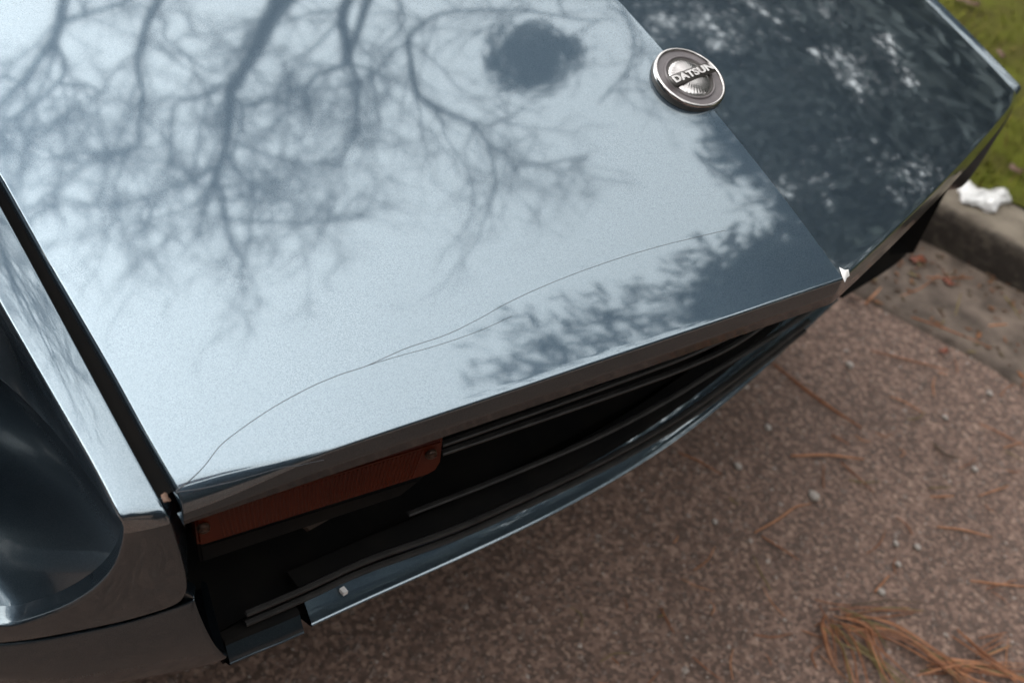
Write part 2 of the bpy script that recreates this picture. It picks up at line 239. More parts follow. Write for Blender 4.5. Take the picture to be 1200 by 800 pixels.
 'bough': [[-0.03,6.95,5.77],[0.09,7.81,6.06],[1.01,4.62,7.24],[-0.49,6.06,5.26],[-1.9,7.25,6.17],[-0.94,5.25,6.71],[-1.74,7.11,5.78],[-0.08,5.99,6.6],[-0.89,6.78,7.1],[-0.8,5.14,6.82],[-1.1,5.93,5.51],[1.01,6.14,5.46],[-1.86,6.59,4.83],[-0.31,6.55,7.53],[0.83,7.12,5.65],[0.79,7.86,5.41],[-0.21,5.12,7.04],[0.23,5.63,5.96],[0.99,5.27,7.23],[-0.11,4.67,7.51],[0.95,6.3,5.91],[-0.94,6.82,4.92],[-1.36,7.21,5.21],[-0.73,6.7,4.68],[0.74,6.97,5.02],[0.82,7.08,4.97],[0.23,6.64,4.44],[1.35,5.43,6.42],[-0.47,7.45,6.23],[0.78,7.36,4.95],[-1.22,6.72,6.58],[0.19,6.74,5.29],[-0.48,6.75,6.44],[0.59,6.6,5.82],[-1.66,7.1,6.7],[-0.07,6.18,6.84],[0.32,5.01,6.95],[-0.38,5.0,7.58],[0.96,7.66,5.43],[-0.25,6.82,6.97],[-1.16,5.7,6.24],[-0.34,5.1,7.25],[0.23,8.27,5.35],[1.4,5.37,6.29],[0.03,6.79,5.36],[-1.74,6.49,4.8],[-0.78,4.82,7.06],[0.28,6.65,4.38],[-1.19,5.17,8.19],[-1.18,4.49,7.22],[-0.73,5.49,6.38],[1.24,6.76,5.91],[-0.13,7.14,6.12],[1.39,5.44,5.89],[1.01,5.77,6.81],[0.09,6.52,5.5],[-0.54,7.37,5.25],[-1.41,7.36,6.27],[-0.12,7.18,5.94],[1.99,5.47,7.67],[-0.58,6.04,6.91],[-1.21,5.58,7.11],[0.12,4.96,6.53],[-0.61,4.43,7.48],[-1.22,6.82,5.0],[-0.41,6.93,4.83],[-1.26,7.45,5.8],[1.73,4.97,7.19],[-1.55,6.5,6.11],[-0.31,5.81,7.56],[1.02,5.97,5.86],[1.42,4.68,6.69],[-0.92,6.1,7.48],[0.69,6.88,4.45],[-0.34,6.43,7.08],[0.05,5.78,6.2],[0.47,6.62,7.33],[-1.36,6.76,5.21],[-0.66,5.79,5.97],[0.72,4.67,6.52],[0.65,6.94,4.82],[-0.24,5.96,5.93],[0.85,4.9,6.89],[-1.04,5.56,6.12],[1.75,5.66,7.67],[-0.16,5.2,7.16],[-0.6,6.35,4.8],[0.09,7.75,6.03],[0.16,6.55,7.28],[-1.14,6.79,4.71],[-0.58,6.67,5.2],[0.46,6.33,5.85],[-1.0,6.74,7.34],[-0.9,5.44,7.92],[0.22,6.13,6.64],[-1.38,6.58,7.44],[0.54,6.25,6.25],[0.42,6.91,4.48],[1.6,6.31,7.11],[-0.51,7.35,5.1],[-0.17,7.18,5.17],[0.67,6.55,4.45],[-1.26,6.1,7.64],[-0.85,4.77,7.04],[0.19,4.94,6.64],[0.1,4.92,7.27],[0.84,7.05,6.82],[-0.16,4.7,6.75],[-0.94,6.85,5.34],[-0.66,6.69,5.65],[0.48,5.65,6.31],[0.72,5.53,6.89],[-0.62,7.54,5.9],[-0.83,7.36,6.45],[-0.98,6.7,5.48],[0.02,5.73,6.7],[-0.08,8.1,5.37],[-0.3,6.24,6.31],[-0.55,5.16,7.34],[-1.45,6.45,6.07],[-1.02,7.76,5.72],[-0.98,5.36,7.07],[0.0,5.04,6.3],[-0.2,6.19,6.31],[-2.01,7.13,4.94],[-0.4,6.01,5.55],[-0.42,6.09,7.51],[0.13,7.14,4.67],[0.11,5.34,7.48],[0.9,5.14,6.26],[1.5,6.29,6.51],[-0.59,5.51,8.43],[-0.57,5.55,5.92],[0.78,5.48,6.41],[1.06,6.75,7.07],[0.39,6.79,4.85],[0.38,6.74,4.51],[1.43,5.06,6.72],[-0.99,6.59,4.7],[-1.53,5.98,6.93],[-0.94,5.12,7.43],[0.3,5.35,6.51],[0.73,6.5,6.1],[-1.44,6.63,5.74],[0.53,6.45,6.38],[0.5,5.77,5.5],[0.38,4.33,6.9],[-0.11,5.73,6.95],[-1.19,5.46,6.0],[-1.43,6.0,5.64],[1.44,5.19,8.23],[-0.36,5.01,8.68],[-0.62,4.96,8.56],[0.54,4.69,7.78],[-0.02,4.78,8.06],[-0.46,4.98,8.5],[0.58,4.96,8.16],[0.23,4.96,8.18],[0.4,5.0,8.3],[1.28,4.71,7.58],[1.55,5.35,8.37],[1.86,4.76,7.44],[-0.06,4.78,8.01],[0.74,5.04,8.16],[0.56,4.8,7.98],[1.97,5.19,7.98],[0.79,4.75,7.76],[1.28,5.39,8.5],[0.85,5.1,8.32],[2.0,5.16,7.85],[-0.58,4.5,7.88],[-0.44,4.81,8.13],[-0.66,4.8,8.14],[-0.24,4.58,7.89],[-0.1,5.16,8.8],[1.57,5.25,8.23],[0.17,4.67,7.8],[0.59,5.26,8.66],[2.03,5.32,8.25],[-0.28,5.16,8.67],[1.02,4.99,8.11],[1.93,5.3,8.15],[1.82,4.71,7.38],[-0.35,4.54,7.9],[-0.18,4.53,7.75],[0.01,4.95,8.35],[0.57,4.83,7.88],[2.04,5.15,7.95],[0.89,4.88,7.96],[1.42,5.26,8.27],[1.79,5.15,8.07],[-0.49,4.93,8.36],[1.42,4.83,7.69],[0.64,5.08,8.27],[-0.53,4.6,7.79],[0.32,5.27,8.61],[0.81,4.95,8.1],[-0.19,4.52,7.84],[-0.39,4.94,8.26],[0.99,5.17,8.33],[0.54,4.62,7.68],[0.18,5.18,8.61],[-0.61,4.55,7.74],[-0.09,4.58,7.87],[2.09,5.31,8.14],[0.53,4.93,8.12],[-0.64,4.6,7.82],[0.69,4.88,7.98],[1.78,5.22,8.12],[0.36,4.76,7.84],[-0.54,5.18,8.68],[0.28,4.77,8.01],[1.6,5.21,8.13],[-0.48,4.76,8.05],[0.27,5.26,8.67],[0.07,4.7,7.91],[1.33,4.73,7.61],[0.06,4.78,7.99],[-0.47,4.91,8.29],[-0.08,4.58,7.89],[0.52,5.19,8.52],[0.53,4.87,8.08],[1.7,4.77,7.51],[-0.04,4.81,8.13],[-0.12,4.55,7.78],[1.31,5.08,8.11],[-0.57,4.85,8.38],[0.63,5.09,8.37],[-0.42,4.56,7.73],[-0.62,4.59,7.88],[0.98,5.02,8.04],[-0.29,4.54,7.86],[0.82,4.75,7.83],[0.9,4.9,7.88],[-0.35,4.96,8.58],[-0.58,4.83,8.19],[0.16,4.87,8.2],[0.25,4.93,8.21],[0.15,4.95,8.29],[-0.15,4.91,8.18],[-0.28,5.19,8.79],[-0.5,4.85,8.28],[1.61,5.22,8.14],[0.73,4.7,7.71],[1.61,4.88,7.73],[1.55,4.99,7.78],[-0.6,4.73,8.19],[-0.6,4.81,8.27],[0.36,4.75,7.85],[-0.24,5.01,8.5],[0.95,5.24,8.52],[1.49,4.84,7.63],[-0.52,5.12,8.59],[-0.64,5.08,8.7],[0.92,5.1,8.18],[1.37,4.78,7.52],[-0.57,4.86,8.18],[-0.18,4.63,7.94],[1.19,5.07,8.15],[-0.24,4.94,8.32],[-0.16,4.8,8.05],[-0.18,4.63,7.9],[-0.59,5.0,8.4],[0.77,4.72,7.79],[0.75,4.78,7.87],[-0.56,4.77,8.15],[-0.61,4.61,7.99],[-0.53,4.76,8.11],[1.12,4.78,7.67],[0.15,5.2,8.6],[1.43,5.26,8.3],[-0.39,4.57,7.83],[-0.47,4.87,8.23],[1.16,4.85,7.74],[-0.65,4.81,8.32],[-0.3,5.09,8.78],[1.27,5.26,8.48],[1.63,5.0,7.75],[-0.27,4.76,8.23],[0.05,4.78,8.12],[1.78,4.69,7.56],[1.35,1.89,9.75],[1.8,4.01,8.78],[0.94,1.12,9.12],[1.15,1.87,9.83],[1.18,2.5,8.8],[1.16,2.98,9.41],[1.4,4.65,8.59],[1.1,1.9,8.74],[0.89,1.72,9.52],[1.38,4.22,8.99],[1.49,4.04,8.4],[1.16,2.75,9.07],[1.73,4.95,8.44],[0.96,1.1,10.05],[1.52,4.08,8.33],[1.31,4.02,9.02],[1.11,2.47,8.61],[0.95,1.35,9.2],[1.6,4.6,8.42],[1.16,3.35,8.37],[1.46,3.8,8.37],[1.9,4.55,8.11],[1.14,1.46,9.23],[1.32,3.81,8.91],[0.87,1.57,9.78],[1.1,2.48,8.83],[1.46,4.59,8.38],[1.14,1.99,8.81],[1.48,2.61,8.44],[1.55,3.24,8.37],[0.94,1.53,9.27],[1.09,2.16,9.64],[1.63,4.55,7.99],[1.56,2.78,9.12],[1.08,1.92,8.7],[1.59,3.9,8.81],[1.69,4.04,9.04],[0.88,1.43,9.08],[1.15,3.48,8.21],[1.64,4.33,7.83],[1.52,2.9,8.39],[1.78,4.97,8.11],[1.6,2.83,8.92],[1.48,3.69,8.39],[0.84,1.65,9.41],[1.49,3.55,8.43],[1.49,2.52,9.03],[1.29,3.49,8.76],[0.96,1.94,9.43],[1.13,2.45,8.88],[1.38,4.18,7.87],[1.25,1.81,9.3],[0.97,0.91,9.02],[1.25,3.32,8.98],[1.33,2.8,8.57],[1.42,2.07,9.52],[1.48,2.91,8.85],[0.96,1.59,9.39],[1.93,4.26,8.93],[1.69,3.2,8.99],[1.58,3.06,9.01],[1.54,4.54,8.71],[1.94,4.58,8.28],[1.82,4.91,8.37],[1.5,4.22,8.71],[1.24,1.86,9.51],[1.26,3.54,8.21],[1.25,2.63,9.49],[1.53,4.44,8.51],[1.78,4.85,7.82],[1.08,1.52,9.11],[1.77,4.03,8.95],[1.26,3.46,8.48],[1.22,2.54,8.51],[1.51,3.42,8.66],[1.36,4.13,8.28],[1.58,3.57,8.02],[1.38,3.58,9.1],[0.91,1.82,8.78],[1.87,5.01,8.08],[1.87,3.79,9.25],[1.41,2.99,8.57],[1.59,3.9,8.92],[1.64,4.3,7.8],[1.66,3.76,9.09],[1.57,3.68,8.92],[1.38,2.67,8.56],[1.21,2.61,9.5],[1.01,2.01,8.72],[1.9,4.66,8.03],[1.13,1.95,9.84],[1.22,1.57,9.48],[1.81,4.05,8.86],[1.54,3.23,9.02],[1.33,3.72,9.16],[1.38,2.97,8.82],[1.35,2.58,8.92],[1.22,3.75,8.1],[1.12,2.57,9.62],[1.34,4.06,7.89],[1.52,4.1,8.09],[0.97,1.61,9.98],[0.83,1.3,9.05],[0.95,1.61,9.8],[1.62,3.26,8.57],[1.51,3.86,8.36],[1.34,3.52,8.14],[1.37,3.08,8.29],[1.29,1.98,9.14],[1.08,1.23,9.01],[1.53,3.95,9.03],[1.49,3.8,8.81],[1.29,2.78,9.35],[1.6,3.31,8.14],[1.01,2.25,8.63],[1.3,4.19,8.32],[1.02,2.29,8.97],[1.86,4.44,8.03],[1.07,2.44,9.4],[1.75,4.18,9.04],[1.73,4.78,8.09],[1.17,3.0,8.4],[1.71,4.88,8.5],[1.09,1.67,9.99],[1.09,2.92,8.43],[1.21,2.64,9.0],[1.77,4.3,8.43],[1.06,0.92,9.81],[1.01,0.91,9.18],[0.96,1.99,9.59],[1.37,3.72,8.87],[1.57,4.31,7.92],[1.98,4.83,8.3],[1.39,3.58,8.81],[1.67,3.68,8.77],[1.72,4.56,8.49],[1.62,4.08,9.09],[1.05,2.3,8.92],[1.5,4.63,8.68],[1.59,4.07,8.19],[1.52,4.53,7.98],[1.61,3.07,8.91],[1.87,4.44,7.88],[1.18,1.61,9.53],[1.83,4.0,9.15],[1.26,3.52,8.17],[1.24,3.81,8.18],[1.21,3.58,8.24],[1.6,2.81,9.62],[1.51,4.46,8.15],[1.42,4.48,8.51],[1.83,4.88,8.4],[1.5,4.63,8.32],[1.73,3.78,8.57],[1.06,1.38,9.17],[1.5,4.65,8.31],[0.9,1.92,8.84],[1.47,3.33,8.79],[1.36,2.11,9.41],[1.73,4.25,8.8],[1.55,3.16,9.17],[1.44,3.76,8.8],[1.23,1.89,9.34],[1.11,1.85,9.31],[1.11,1.93,9.61],[0.96,2.29,9.07],[1.67,4.18,8.37],[1.12,1.69,9.64],[1.53,4.59,8.21]],
 'gaps': [[-0.2616,0.1672,0.7214,-0.2938,0.8972,0.3296,0.0168,0.006],[-0.2537,0.1325,0.7257,-0.2875,0.8865,0.3625,0.013,0.006],[-0.2434,0.1735,0.7158,-0.2745,0.9048,0.3256,0.013,0.006],[-0.2022,0.1873,0.7028,-0.2289,0.9208,0.3158,0.013,0.006],[-0.1899,0.1937,0.6983,-0.2148,0.926,0.3105,0.013,0.006],[-0.1505,0.2029,0.6855,-0.168,0.9382,0.3027,0.0171,0.006],[-0.1572,0.1895,0.6901,-0.1757,0.9326,0.3152,0.013,0.006],[-0.2138,0.3492,0.6701,-0.2396,0.9557,0.1707,0.0167,0.006],[-0.2001,0.3389,0.6691,-0.2261,0.9573,0.18,0.0139,0.006],[-0.1888,0.332,0.6678,-0.2147,0.9588,0.1863,0.013,0.006],[-0.1366,0.1929,0.6835,-0.15,0.9382,0.3119,0.013,0.006],[-0.1926,0.4384,0.6412,-0.2196,0.9708,0.0966,0.013,0.006],[-0.1842,0.4555,0.6342,-0.212,0.9737,0.0829,0.013,0.006],[-0.1576,0.4756,0.621,-0.1876,0.98,0.0667,0.015,0.006],[-0.148,0.4814,0.6166,-0.1786,0.982,0.062,0.013,0.006],[-0.1476,0.3674,0.6476,-0.1725,0.9726,0.156,0.013,0.006],[-0.0894,0.16,0.6751,-0.0828,0.9368,0.34,0.013,0.006],[-0.1113,0.1341,0.6867,-0.1115,0.9236,0.3667,0.013,0.006],[-0.0402,0.1302,0.6635,-0.003,0.9332,0.3594,0.013,0.006],[-0.1618,0.0581,0.7139,-0.1777,0.8796,0.4413,0.013,0.006],[-0.1076,0.0777,0.6949,-0.1008,0.9013,0.4213,0.013,0.006],[-0.0534,0.0475,0.6815,-0.0097,0.8964,0.4431,0.013,0.006],[-0.2119,0.1643,0.7096,-0.2403,0.9105,0.3365,0.013,0.006],[-0.1135,0.1503,0.6845,-0.1159,0.9291,0.3513,0.013,0.006],[-0.1763,0.3582,0.658,-0.2023,0.9655,0.1639,0.013,0.006],[-0.1938,0.22,0.6941,-0.2193,0.9328,0.286,0.013,0.006],[-0.2462,0.2112,0.7092,-0.2756,0.9162,0.2909,0.013,0.006],[-0.2414,0.3439,0.6783,-0.2659,0.9482,0.1742,0.013,0.006]],
 'needles': [('long double russet pine needle lying towards the bumper end of the road',[[-0.294,0.5721],[-0.233,0.5737],[-0.1805,0.5797],[-0.133,0.5886]],2.2,0,2),('thick orange pine needle lying level across the open asphalt',[[-0.1558,0.4574],[-0.1276,0.505],[-0.0937,0.5445]],3.2,1,1),('short brown needle touching the thick orange needle from below',[[-0.1092,0.5112],[-0.0793,0.5104],[-0.0472,0.5083]],2,0,1),('bent orange pine needle with a kink near its upper end',[[-0.0953,0.3111],[-0.0923,0.3562],[-0.0926,0.3921],[-0.0845,0.4152]],2.4,1,1),('dull needle running down from the foot of the bent orange needle',[[-0.0865,0.3148],[-0.0626,0.3217],[-0.0327,0.3283]],2,0,1),('stubby olive brown twig curved like a bean on the asphalt',[[-0.056,0.6607],[-0.0347,0.6588],[-0.0145,0.6732]],3,2,1),('straight tan pine needle lying alone at the right of the road',[[0.0402,0.5373],[0.0658,0.5662],[0.0949,0.5901]],2.4,1,1),('short pale tan fragment of needle beside the straight tan needle',[[0.0029,0.5729],[0.0215,0.6047]],2.2,1,1),('small tilted orange needle near the right edge of the asphalt',[[0.0419,0.6365],[0.0559,0.692]],2,1,1),('long faint orange needle beside the gutter edge',[[-0.2273,0.7326],[-0.1813,0.7709],[-0.1327,0.8102]],2.2,0,1),('brown needle leaving the photo at the right below the gutter',[[-0.0395,0.7581],[-0.0065,0.7707],[0.0379,0.7835]],2,0,1),('dark brown needle lying close to the blue lip under the grille',[[-0.2471,0.3233],[-0.2192,0.3368],[-0.1867,0.3468]],2.2,0,1),('tiny russet needle between the long double needle and thick orange one',[[-0.1499,0.5401],[-0.1221,0.5489]],2,0,1),('faint curved needle in the middle of the upper asphalt',[[-0.1499,0.681],[-0.1274,0.6918],[-0.1001,0.6979]],2,1,1),('short orange stick pointing at the heap of needles',[[0.0566,0.3757],[0.0519,0.4132]],2.6,1,1),('pale ended needle above the heap at the right edge',[[0.1195,0.5007],[0.1458,0.5306],[0.1763,0.5669]],2.4,1,1),('yellow straw lying in the gutter near the kerb',[[-0.1861,1.0467],[-0.162,1.036],[-0.1379,1.0222]],2.6,3,1),('upright looking yellow straw in the middle of the gutter',[[-0.2029,0.9262],[-0.2301,0.9823]],2.4,3,1),('broad pale brown chip of wood at the gutter by the car corner',[[-0.3001,0.8128],[-0.3107,0.8699]],4.5,1,1),('long brown strand of needles lying along the gutter',[[-0.2408,0.8534],[-0.1878,0.8834],[-0.126,0.914]],2.6,0,2),('dark needle on the asphalt left of the heap',[[-0.0842,0.1229],[-0.049,0.1109]],2,0,1),('pale short straw lying across the gutter by the kerb foot',[[-0.1581,0.9567],[-0.1433,0.9896]],3,1,1),('brown needle at the top of the gutter by the black bumper end',[[-0.2858,0.8534],[-0.2748,0.9206],[-0.2791,0.9874]],2.6,0,1),('russet needle by the red leaf in the gutter',[[-0.2868,0.9612],[-0.266,0.9937],[-0.2424,1.0353]],2.6,0,1)],
 'leaves': [('red orange dead leaf in the gutter beside the black bumper end',[-0.3211,0.9812],0.016,0),('small red leaf lying left of the kerb foot in the gutter',[-0.2581,0.9826],0.012,0),('red flake of leaf on the joint between road and gutter',[-0.162,0.8353],0.009,0),('dark tan leaf scrap under the nose of the car',[-0.3158,0.8014],0.01,1)],
 'grass_leaves': [('curled brown leaf on the grass at the top edge of the photo',[-0.7051,1.6212],0.035),("reddish brown leaf on the grass beside the car's far wing",[-0.5664,1.5299],0.03),('dark leaf lying low in the grass near the white scrap',[-0.3337,1.2368],0.03)],
 'pebbles': [[-0.2258,0.6793],[0.0092,0.6758],[-0.0915,0.4309],[0.0245,0.4645],[0.0473,0.4399],[0.061,0.3846],[-0.1856,0.3789],[-0.077,0.7226],[-0.138,0.2806],[0.0448,0.4855],[-0.2101,0.4701],[-0.0682,0.8282]],
 'paper': [[-0.3753,1.1135,0.085],[-0.3417,1.1089,0.085],[-0.3201,1.1396,0.085],[-0.3101,1.1777,0.085],[-0.2884,1.1607,0.085],[-0.2937,1.1318,0.085],[-0.2861,1.0995,0.085],[-0.3082,1.091,0.085],[-0.3321,1.0746,0.085]],
 'heap': [[[0.0593,0.3078],[0.0827,0.3493],[0.1131,0.3957]],[[0.0527,0.327],[0.0774,0.3709],[0.1046,0.4118]],[[0.061,0.3085],[0.0807,0.3591],[0.1129,0.4057]],[[0.0401,0.2995],[0.0675,0.3386],[0.099,0.3917]],[[0.0566,0.2995],[0.0858,0.3405],[0.1075,0.3894]],[[0.0494,0.2941],[0.0821,0.2704],[0.122,0.2403],[0.1522,0.23]],[[0.063,0.291],[0.0941,0.2795],[0.1372,0.2485],[0.16,0.2242]],[[0.0525,0.2789],[0.0866,0.2663],[0.1283,0.2405],[0.1551,0.2227]],[[0.0595,0.2876],[0.0994,0.2708],[0.1314,0.2414],[0.1608,0.2308]],[[0.0517,0.2667],[0.086,0.2629],[0.1232,0.2336],[0.158,0.2089]],[[0.0449,0.2854],[0.0723,0.2628],[0.0989,0.2402]],[[0.0428,0.2835],[0.0676,0.2585],[0.0952,0.2438]],[[0.0453,0.2776],[0.0767,0.2471],[0.108,0.2341]],[[0.043,0.2885],[0.0553,0.2626],[0.0892,0.2501]],[[0.0443,0.2834],[0.0676,0.2542],[0.0966,0.2381]],[[0.0564,0.2883],[0.1144,0.2915],[0.1773,0.2995]],[[0.0596,0.2925],[0.1149,0.3014],[0.1781,0.3048]],[[0.0542,0.2837],[0.1167,0.2935],[0.1745,0.3061]],[[0.0726,0.2632],[0.1241,0.282],[0.1839,0.2805]],[[0.0651,0.2848],[0.1166,0.2883],[0.1794,0.2963]],[[0.0732,0.3136],[0.1295,0.3438],[0.2053,0.3619]],[[0.0721,0.3055],[0.1278,0.3318],[0.2031,0.3579]],[[0.0658,0.3185],[0.1206,0.3466],[0.2053,0.37]],[[0.0669,0.2958],[0.1215,0.3308],[0.1992,0.362]],[[0.0791,0.3087],[0.1373,0.3413],[0.213,0.3599]],[[0.0595,0.3065],[0.1025,0.3381],[0.1742,0.3647],[0.2299,0.365]],[[0.0514,0.3063],[0.0994,0.3424],[0.1618,0.3618],[0.2222,0.3636]],[[0.0751,0.2916],[0.1119,0.3394],[0.1826,0.3538],[0.2412,0.3585]],[[0.0539,0.3075],[0.1007,0.3513],[0.173,0.3687],[0.2287,0.3736]],[[0.0688,0.3065],[0.1183,0.3378],[0.1772,0.3665],[0.2411,0.3659]],[[0.1674,0.3365],[0.1986,0.3784],[0.2414,0.439]],[[0.1631,0.341],[0.1884,0.3835],[0.2391,0.4553]],[[0.1687,0.3302],[0.2014,0.3796],[0.244,0.4452]],[[0.1626,0.3289],[0.1897,0.3724],[0.2326,0.4414]],[[0.1657,0.3131],[0.1918,0.3731],[0.2384,0.4394]],[[0.1292,0.3458],[0.1876,0.347],[0.2258,0.3526]],[[0.1072,0.3523],[0.1777,0.3533],[0.2195,0.341]],[[0.1123,0.3561],[0.184,0.3536],[0.2179,0.3515]],[[0.1338,0.3554],[0.2078,0.354],[0.2482,0.3545]],[[0.1301,0.3549],[0.202,0.347],[0.2355,0.355]],[[0.1581,0.3603],[0.2042,0.3847],[0.2558,0.4286]],[[0.1634,0.3639],[0.2027,0.3974],[0.2605,0.4418]],[[0.1759,0.362],[0.219,0.3727],[0.2764,0.4327]],[[0.1577,0.3491],[0.2062,0.3786],[0.2594,0.438]],[[0.1629,0.3598],[0.2048,0.3858],[0.2629,0.4463]],[[0.1579,0.4131],[0.2133,0.4127],[0.268,0.4291]],[[0.1543,0.4208],[0.2081,0.4124],[0.2651,0.4224]],[[0.1713,0.4022],[0.2202,0.4069],[0.2781,0.4159]],[[0.1571,0.4036],[0.2065,0.4091],[0.2694,0.4188]],[[0.1676,0.4168],[0.2219,0.4128],[0.2743,0.4317]],[[0.0852,0.313],[0.1326,0.2793],[0.1622,0.2726]],[[0.1054,0.2879],[0.1478,0.2716],[0.1775,0.2608]],[[0.0953,0.3113],[0.1404,0.2836],[0.1731,0.279]],[[0.0929,0.3026],[0.1321,0.2789],[0.1658,0.2653]],[[0.0973,0.3019],[0.1409,0.2704],[0.1674,0.2528]],[[0.1901,0.4177],[0.1963,0.4615]],[[0.1989,0.408],[0.2108,0.4569]],[[0.1988,0.4167],[0.2106,0.4607]],[[0.1929,0.4057],[0.2016,0.4556]],[[0.1798,0.4311],[0.1961,0.4698]],[[0.0504,0.2942],[0.0842,0.3153],[0.1171,0.3002]],[[0.0477,0.3087],[0.0825,0.3193],[0.1199,0.3133]],[[0.0511,0.2894],[0.087,0.3063],[0.1185,0.2946]],[[0.0538,0.2843],[0.0873,0.3051],[0.1198,0.2949]],[[0.0579,0.3057],[0.0939,0.3126],[0.1291,0.3011]]],
}


# ================================================================== GROUND
KA = R_(15); KO = Vector((-.265, 1.06, 0)); KU = Vector((math.cos(KA), math.sin(KA), 0)); KV = Vector((-math.sin(KA), math.cos(KA), 0))
def K(u, v, z): return KO + KU * u + KV * v + Vector((0, 0, z))
def asphalt():
    mt = bpy.data.materials.new("brown_asphalt"); mt.use_nodes = True
    n = mt.node_tree.nodes; l = mt.node_tree.links; p = n['Principled BSDF']; p.inputs['Roughness'].default_value = .8
    tc = n.new('ShaderNodeTexCoord')
    v1 = n.new('ShaderNodeTexVoronoi'); v1.inputs['Scale'].default_value = 190
    v2 = n.new('ShaderNodeTexVoronoi'); v2.inputs['Scale'].default_value = 90
    nz = n.new('ShaderNodeTexNoise'); nz.inputs['Scale'].default_value = 3.5; nz.inputs['Detail'].default_value = 8
    for t in (v1, v2, nz): l.new(tc.outputs['Object'], t.inputs['Vector'])
    sep = n.new('ShaderNodeSeparateColor'); l.new(v1.outputs['Color'], sep.inputs[0])
    r = n.new('ShaderNodeValToRGB'); e = r.color_ramp.elements
    e[0].position = 0; e[0].color = (.034, .026, .023, 1); e[1].position = 1; e[1].color = (.12, .095, .083, 1)
    for pos, c in ((.4, (.05, .036, .031)), (.75, (.078, .057, .05)), (.93, (.10, .075, .066))):
        q = e.new(pos); q.color = (*c, 1)
    l.new(sep.outputs[0], r.inputs['Fac'])
    r2 = n.new('ShaderNodeValToRGB'); r2.color_ramp.elements[0].color = (1.88, 1.6, 1.36, 1); r2.color_ramp.elements[1].color = (2.9, 2.48, 2.12, 1)
    r2.color_ramp.elements[0].position = .3; r2.color_ramp.elements[1].position = .72
    l.new(nz.outputs['Fac'], r2.inputs['Fac'])
    mx = n.new('ShaderNodeMix'); mx.data_type = 'RGBA'; mx.blend_type = 'MULTIPLY'; mx.inputs[0].default_value = 1
    l.new(r.outputs['Color'], mx.inputs[6]); l.new(r2.outputs['Color'], mx.inputs[7]); l.new(mx.outputs[2], p.inputs['Base Color'])
    b = n.new('ShaderNodeBump'); b.inputs['Strength'].default_value = .9; b.inputs['Distance'].default_value = .003
    b.invert = True
    l.new(v2.outputs['Distance'], b.inputs['Height']); l.new(b.outputs['Normal'], p.inputs['Normal'])
    return mt
M_asphalt = asphalt()
M_gutter = mat("worn_concrete_gutter", (.14, .104, .079), .85, var=(.05, .035, .025), scale=24, detail=10, bump=.7, bscale=160)
M_kerb = mat("weathered_kerb_stone", (.16, .132, .098), .9, var=(.08, .063, .045), scale=22, detail=8, bump=.9, bscale=120)
def shade_kerb_face(mt):
    # shade put into the colour of the road face (local y below the arris)
    n = mt.node_tree.nodes; l = mt.node_tree.links; p = n['Principled BSDF']
    src = p.inputs['Base Color'].links[0].from_socket
    tc = n.new('ShaderNodeTexCoord'); sp = n.new('ShaderNodeSeparateXYZ'); l.new(tc.outputs['Object'], sp.inputs[0])
    nz = n.new('ShaderNodeTexNoise'); nz.inputs['Scale'].default_value = 55; nz.inputs['Detail'].default_value = 6; l.new(tc.outputs['Object'], nz.inputs['Vector'])
    ma = n.new('ShaderNodeMath'); ma.operation = 'MULTIPLY_ADD'; l.new(nz.outputs['Fac'], ma.inputs[0]); ma.inputs[1].default_value = -.022; l.new(sp.outputs['Y'], ma.inputs[2])
    mr = n.new('ShaderNodeMapRange'); l.new(ma.outputs[0], mr.inputs['Value']); mr.inputs['From Min'].default_value = -.012; mr.inputs['From Max'].default_value = -.002
    mx = n.new('ShaderNodeMix'); mx.data_type = 'RGBA'; l.new(mr.outputs['Result'], mx.inputs[0]); mx.inputs[6].default_value = (.03, .023, .017, 1); l.new(src, mx.inputs[7]); l.new(mx.outputs[2], p.inputs['Base Color'])
shade_kerb_face(M_kerb)
road = obj('road', mesh('road', [K(-250, -300, 0), K(250, -300, 0), K(250, -.215, 0), K(-250, -.215, 0)], [(0, 1, 2, 3)]), M_asphalt); tag(road, kind='structure')
# gutter strip: shallow dished concrete channel, edge crumbled where it meets the asphalt
rng = random.Random(3)
rows = []
us = [-250, -60, -20, -6] + [-3 + .03 * i for i in range(150)] + [3, 6, 20, 60, 250]
for u in us:
    j = (noise.noise((u * 9, 1, 0)) * .012 + noise.noise((u * 31, 4, 0)) * .006)
    rows.append([K(u, -.218 + j, -.003), K(u, -.212 + j, .005), K(u, -.19 + j * .5, .0062), K(u, -.12, .0045), K(u, -.05, .0035), K(u, .01, .004)])
gut = obj('gutter', mesh('gutter', *grid(rows)), M_gutter); tag(gut, kind='structure')
# kerb: separate stones butted with thin joints
kerb = empty('kerb', K(0, 0, 0)); tag(kerb, kind='structure')
def kerb_stone_mesh(L, seed):
    bm = bmesh.new()
    nu = int(L / .02); prof = [(0.0, -.05), (0.0, .01), (-.001, .03), (0.0, .058), (.0015, .072), (.006, .079), (.03, .081), (.07, .082), (.105, .080), (.115, .074), (.116, -.05)]
    rws = []
    for i in range(nu + 1):
        u = L * i / nu
        sh = min(1, min(i, nu - i) / 1.0) * .004
        rws.append([bm.verts.new((u, v + (noise.noise((u * 14 + seed, v * 40, z * 30)) * .003 if -.04 < z else 0), z - (.004 - sh if z > .06 else 0) + noise.noise((u * 22, v * 22 + seed, z)) * .004)) for v, z in prof])
    for i in range(nu):
        for j in range(len(prof) - 1):
            bm.faces.new((rws[i][j], rws[i + 1][j], rws[i + 1][j + 1], rws[i][j + 1]))
    bm.faces.new(rws[0]); bm.faces.new(rws[-1][::-1])
    bmesh.ops.recalc_face_normals(bm, faces=bm.faces)
    return bm_mesh('kerb_stone', bm)
ks = [kerb_stone_mesh(.908, s) for s in (0, 37, 71)]
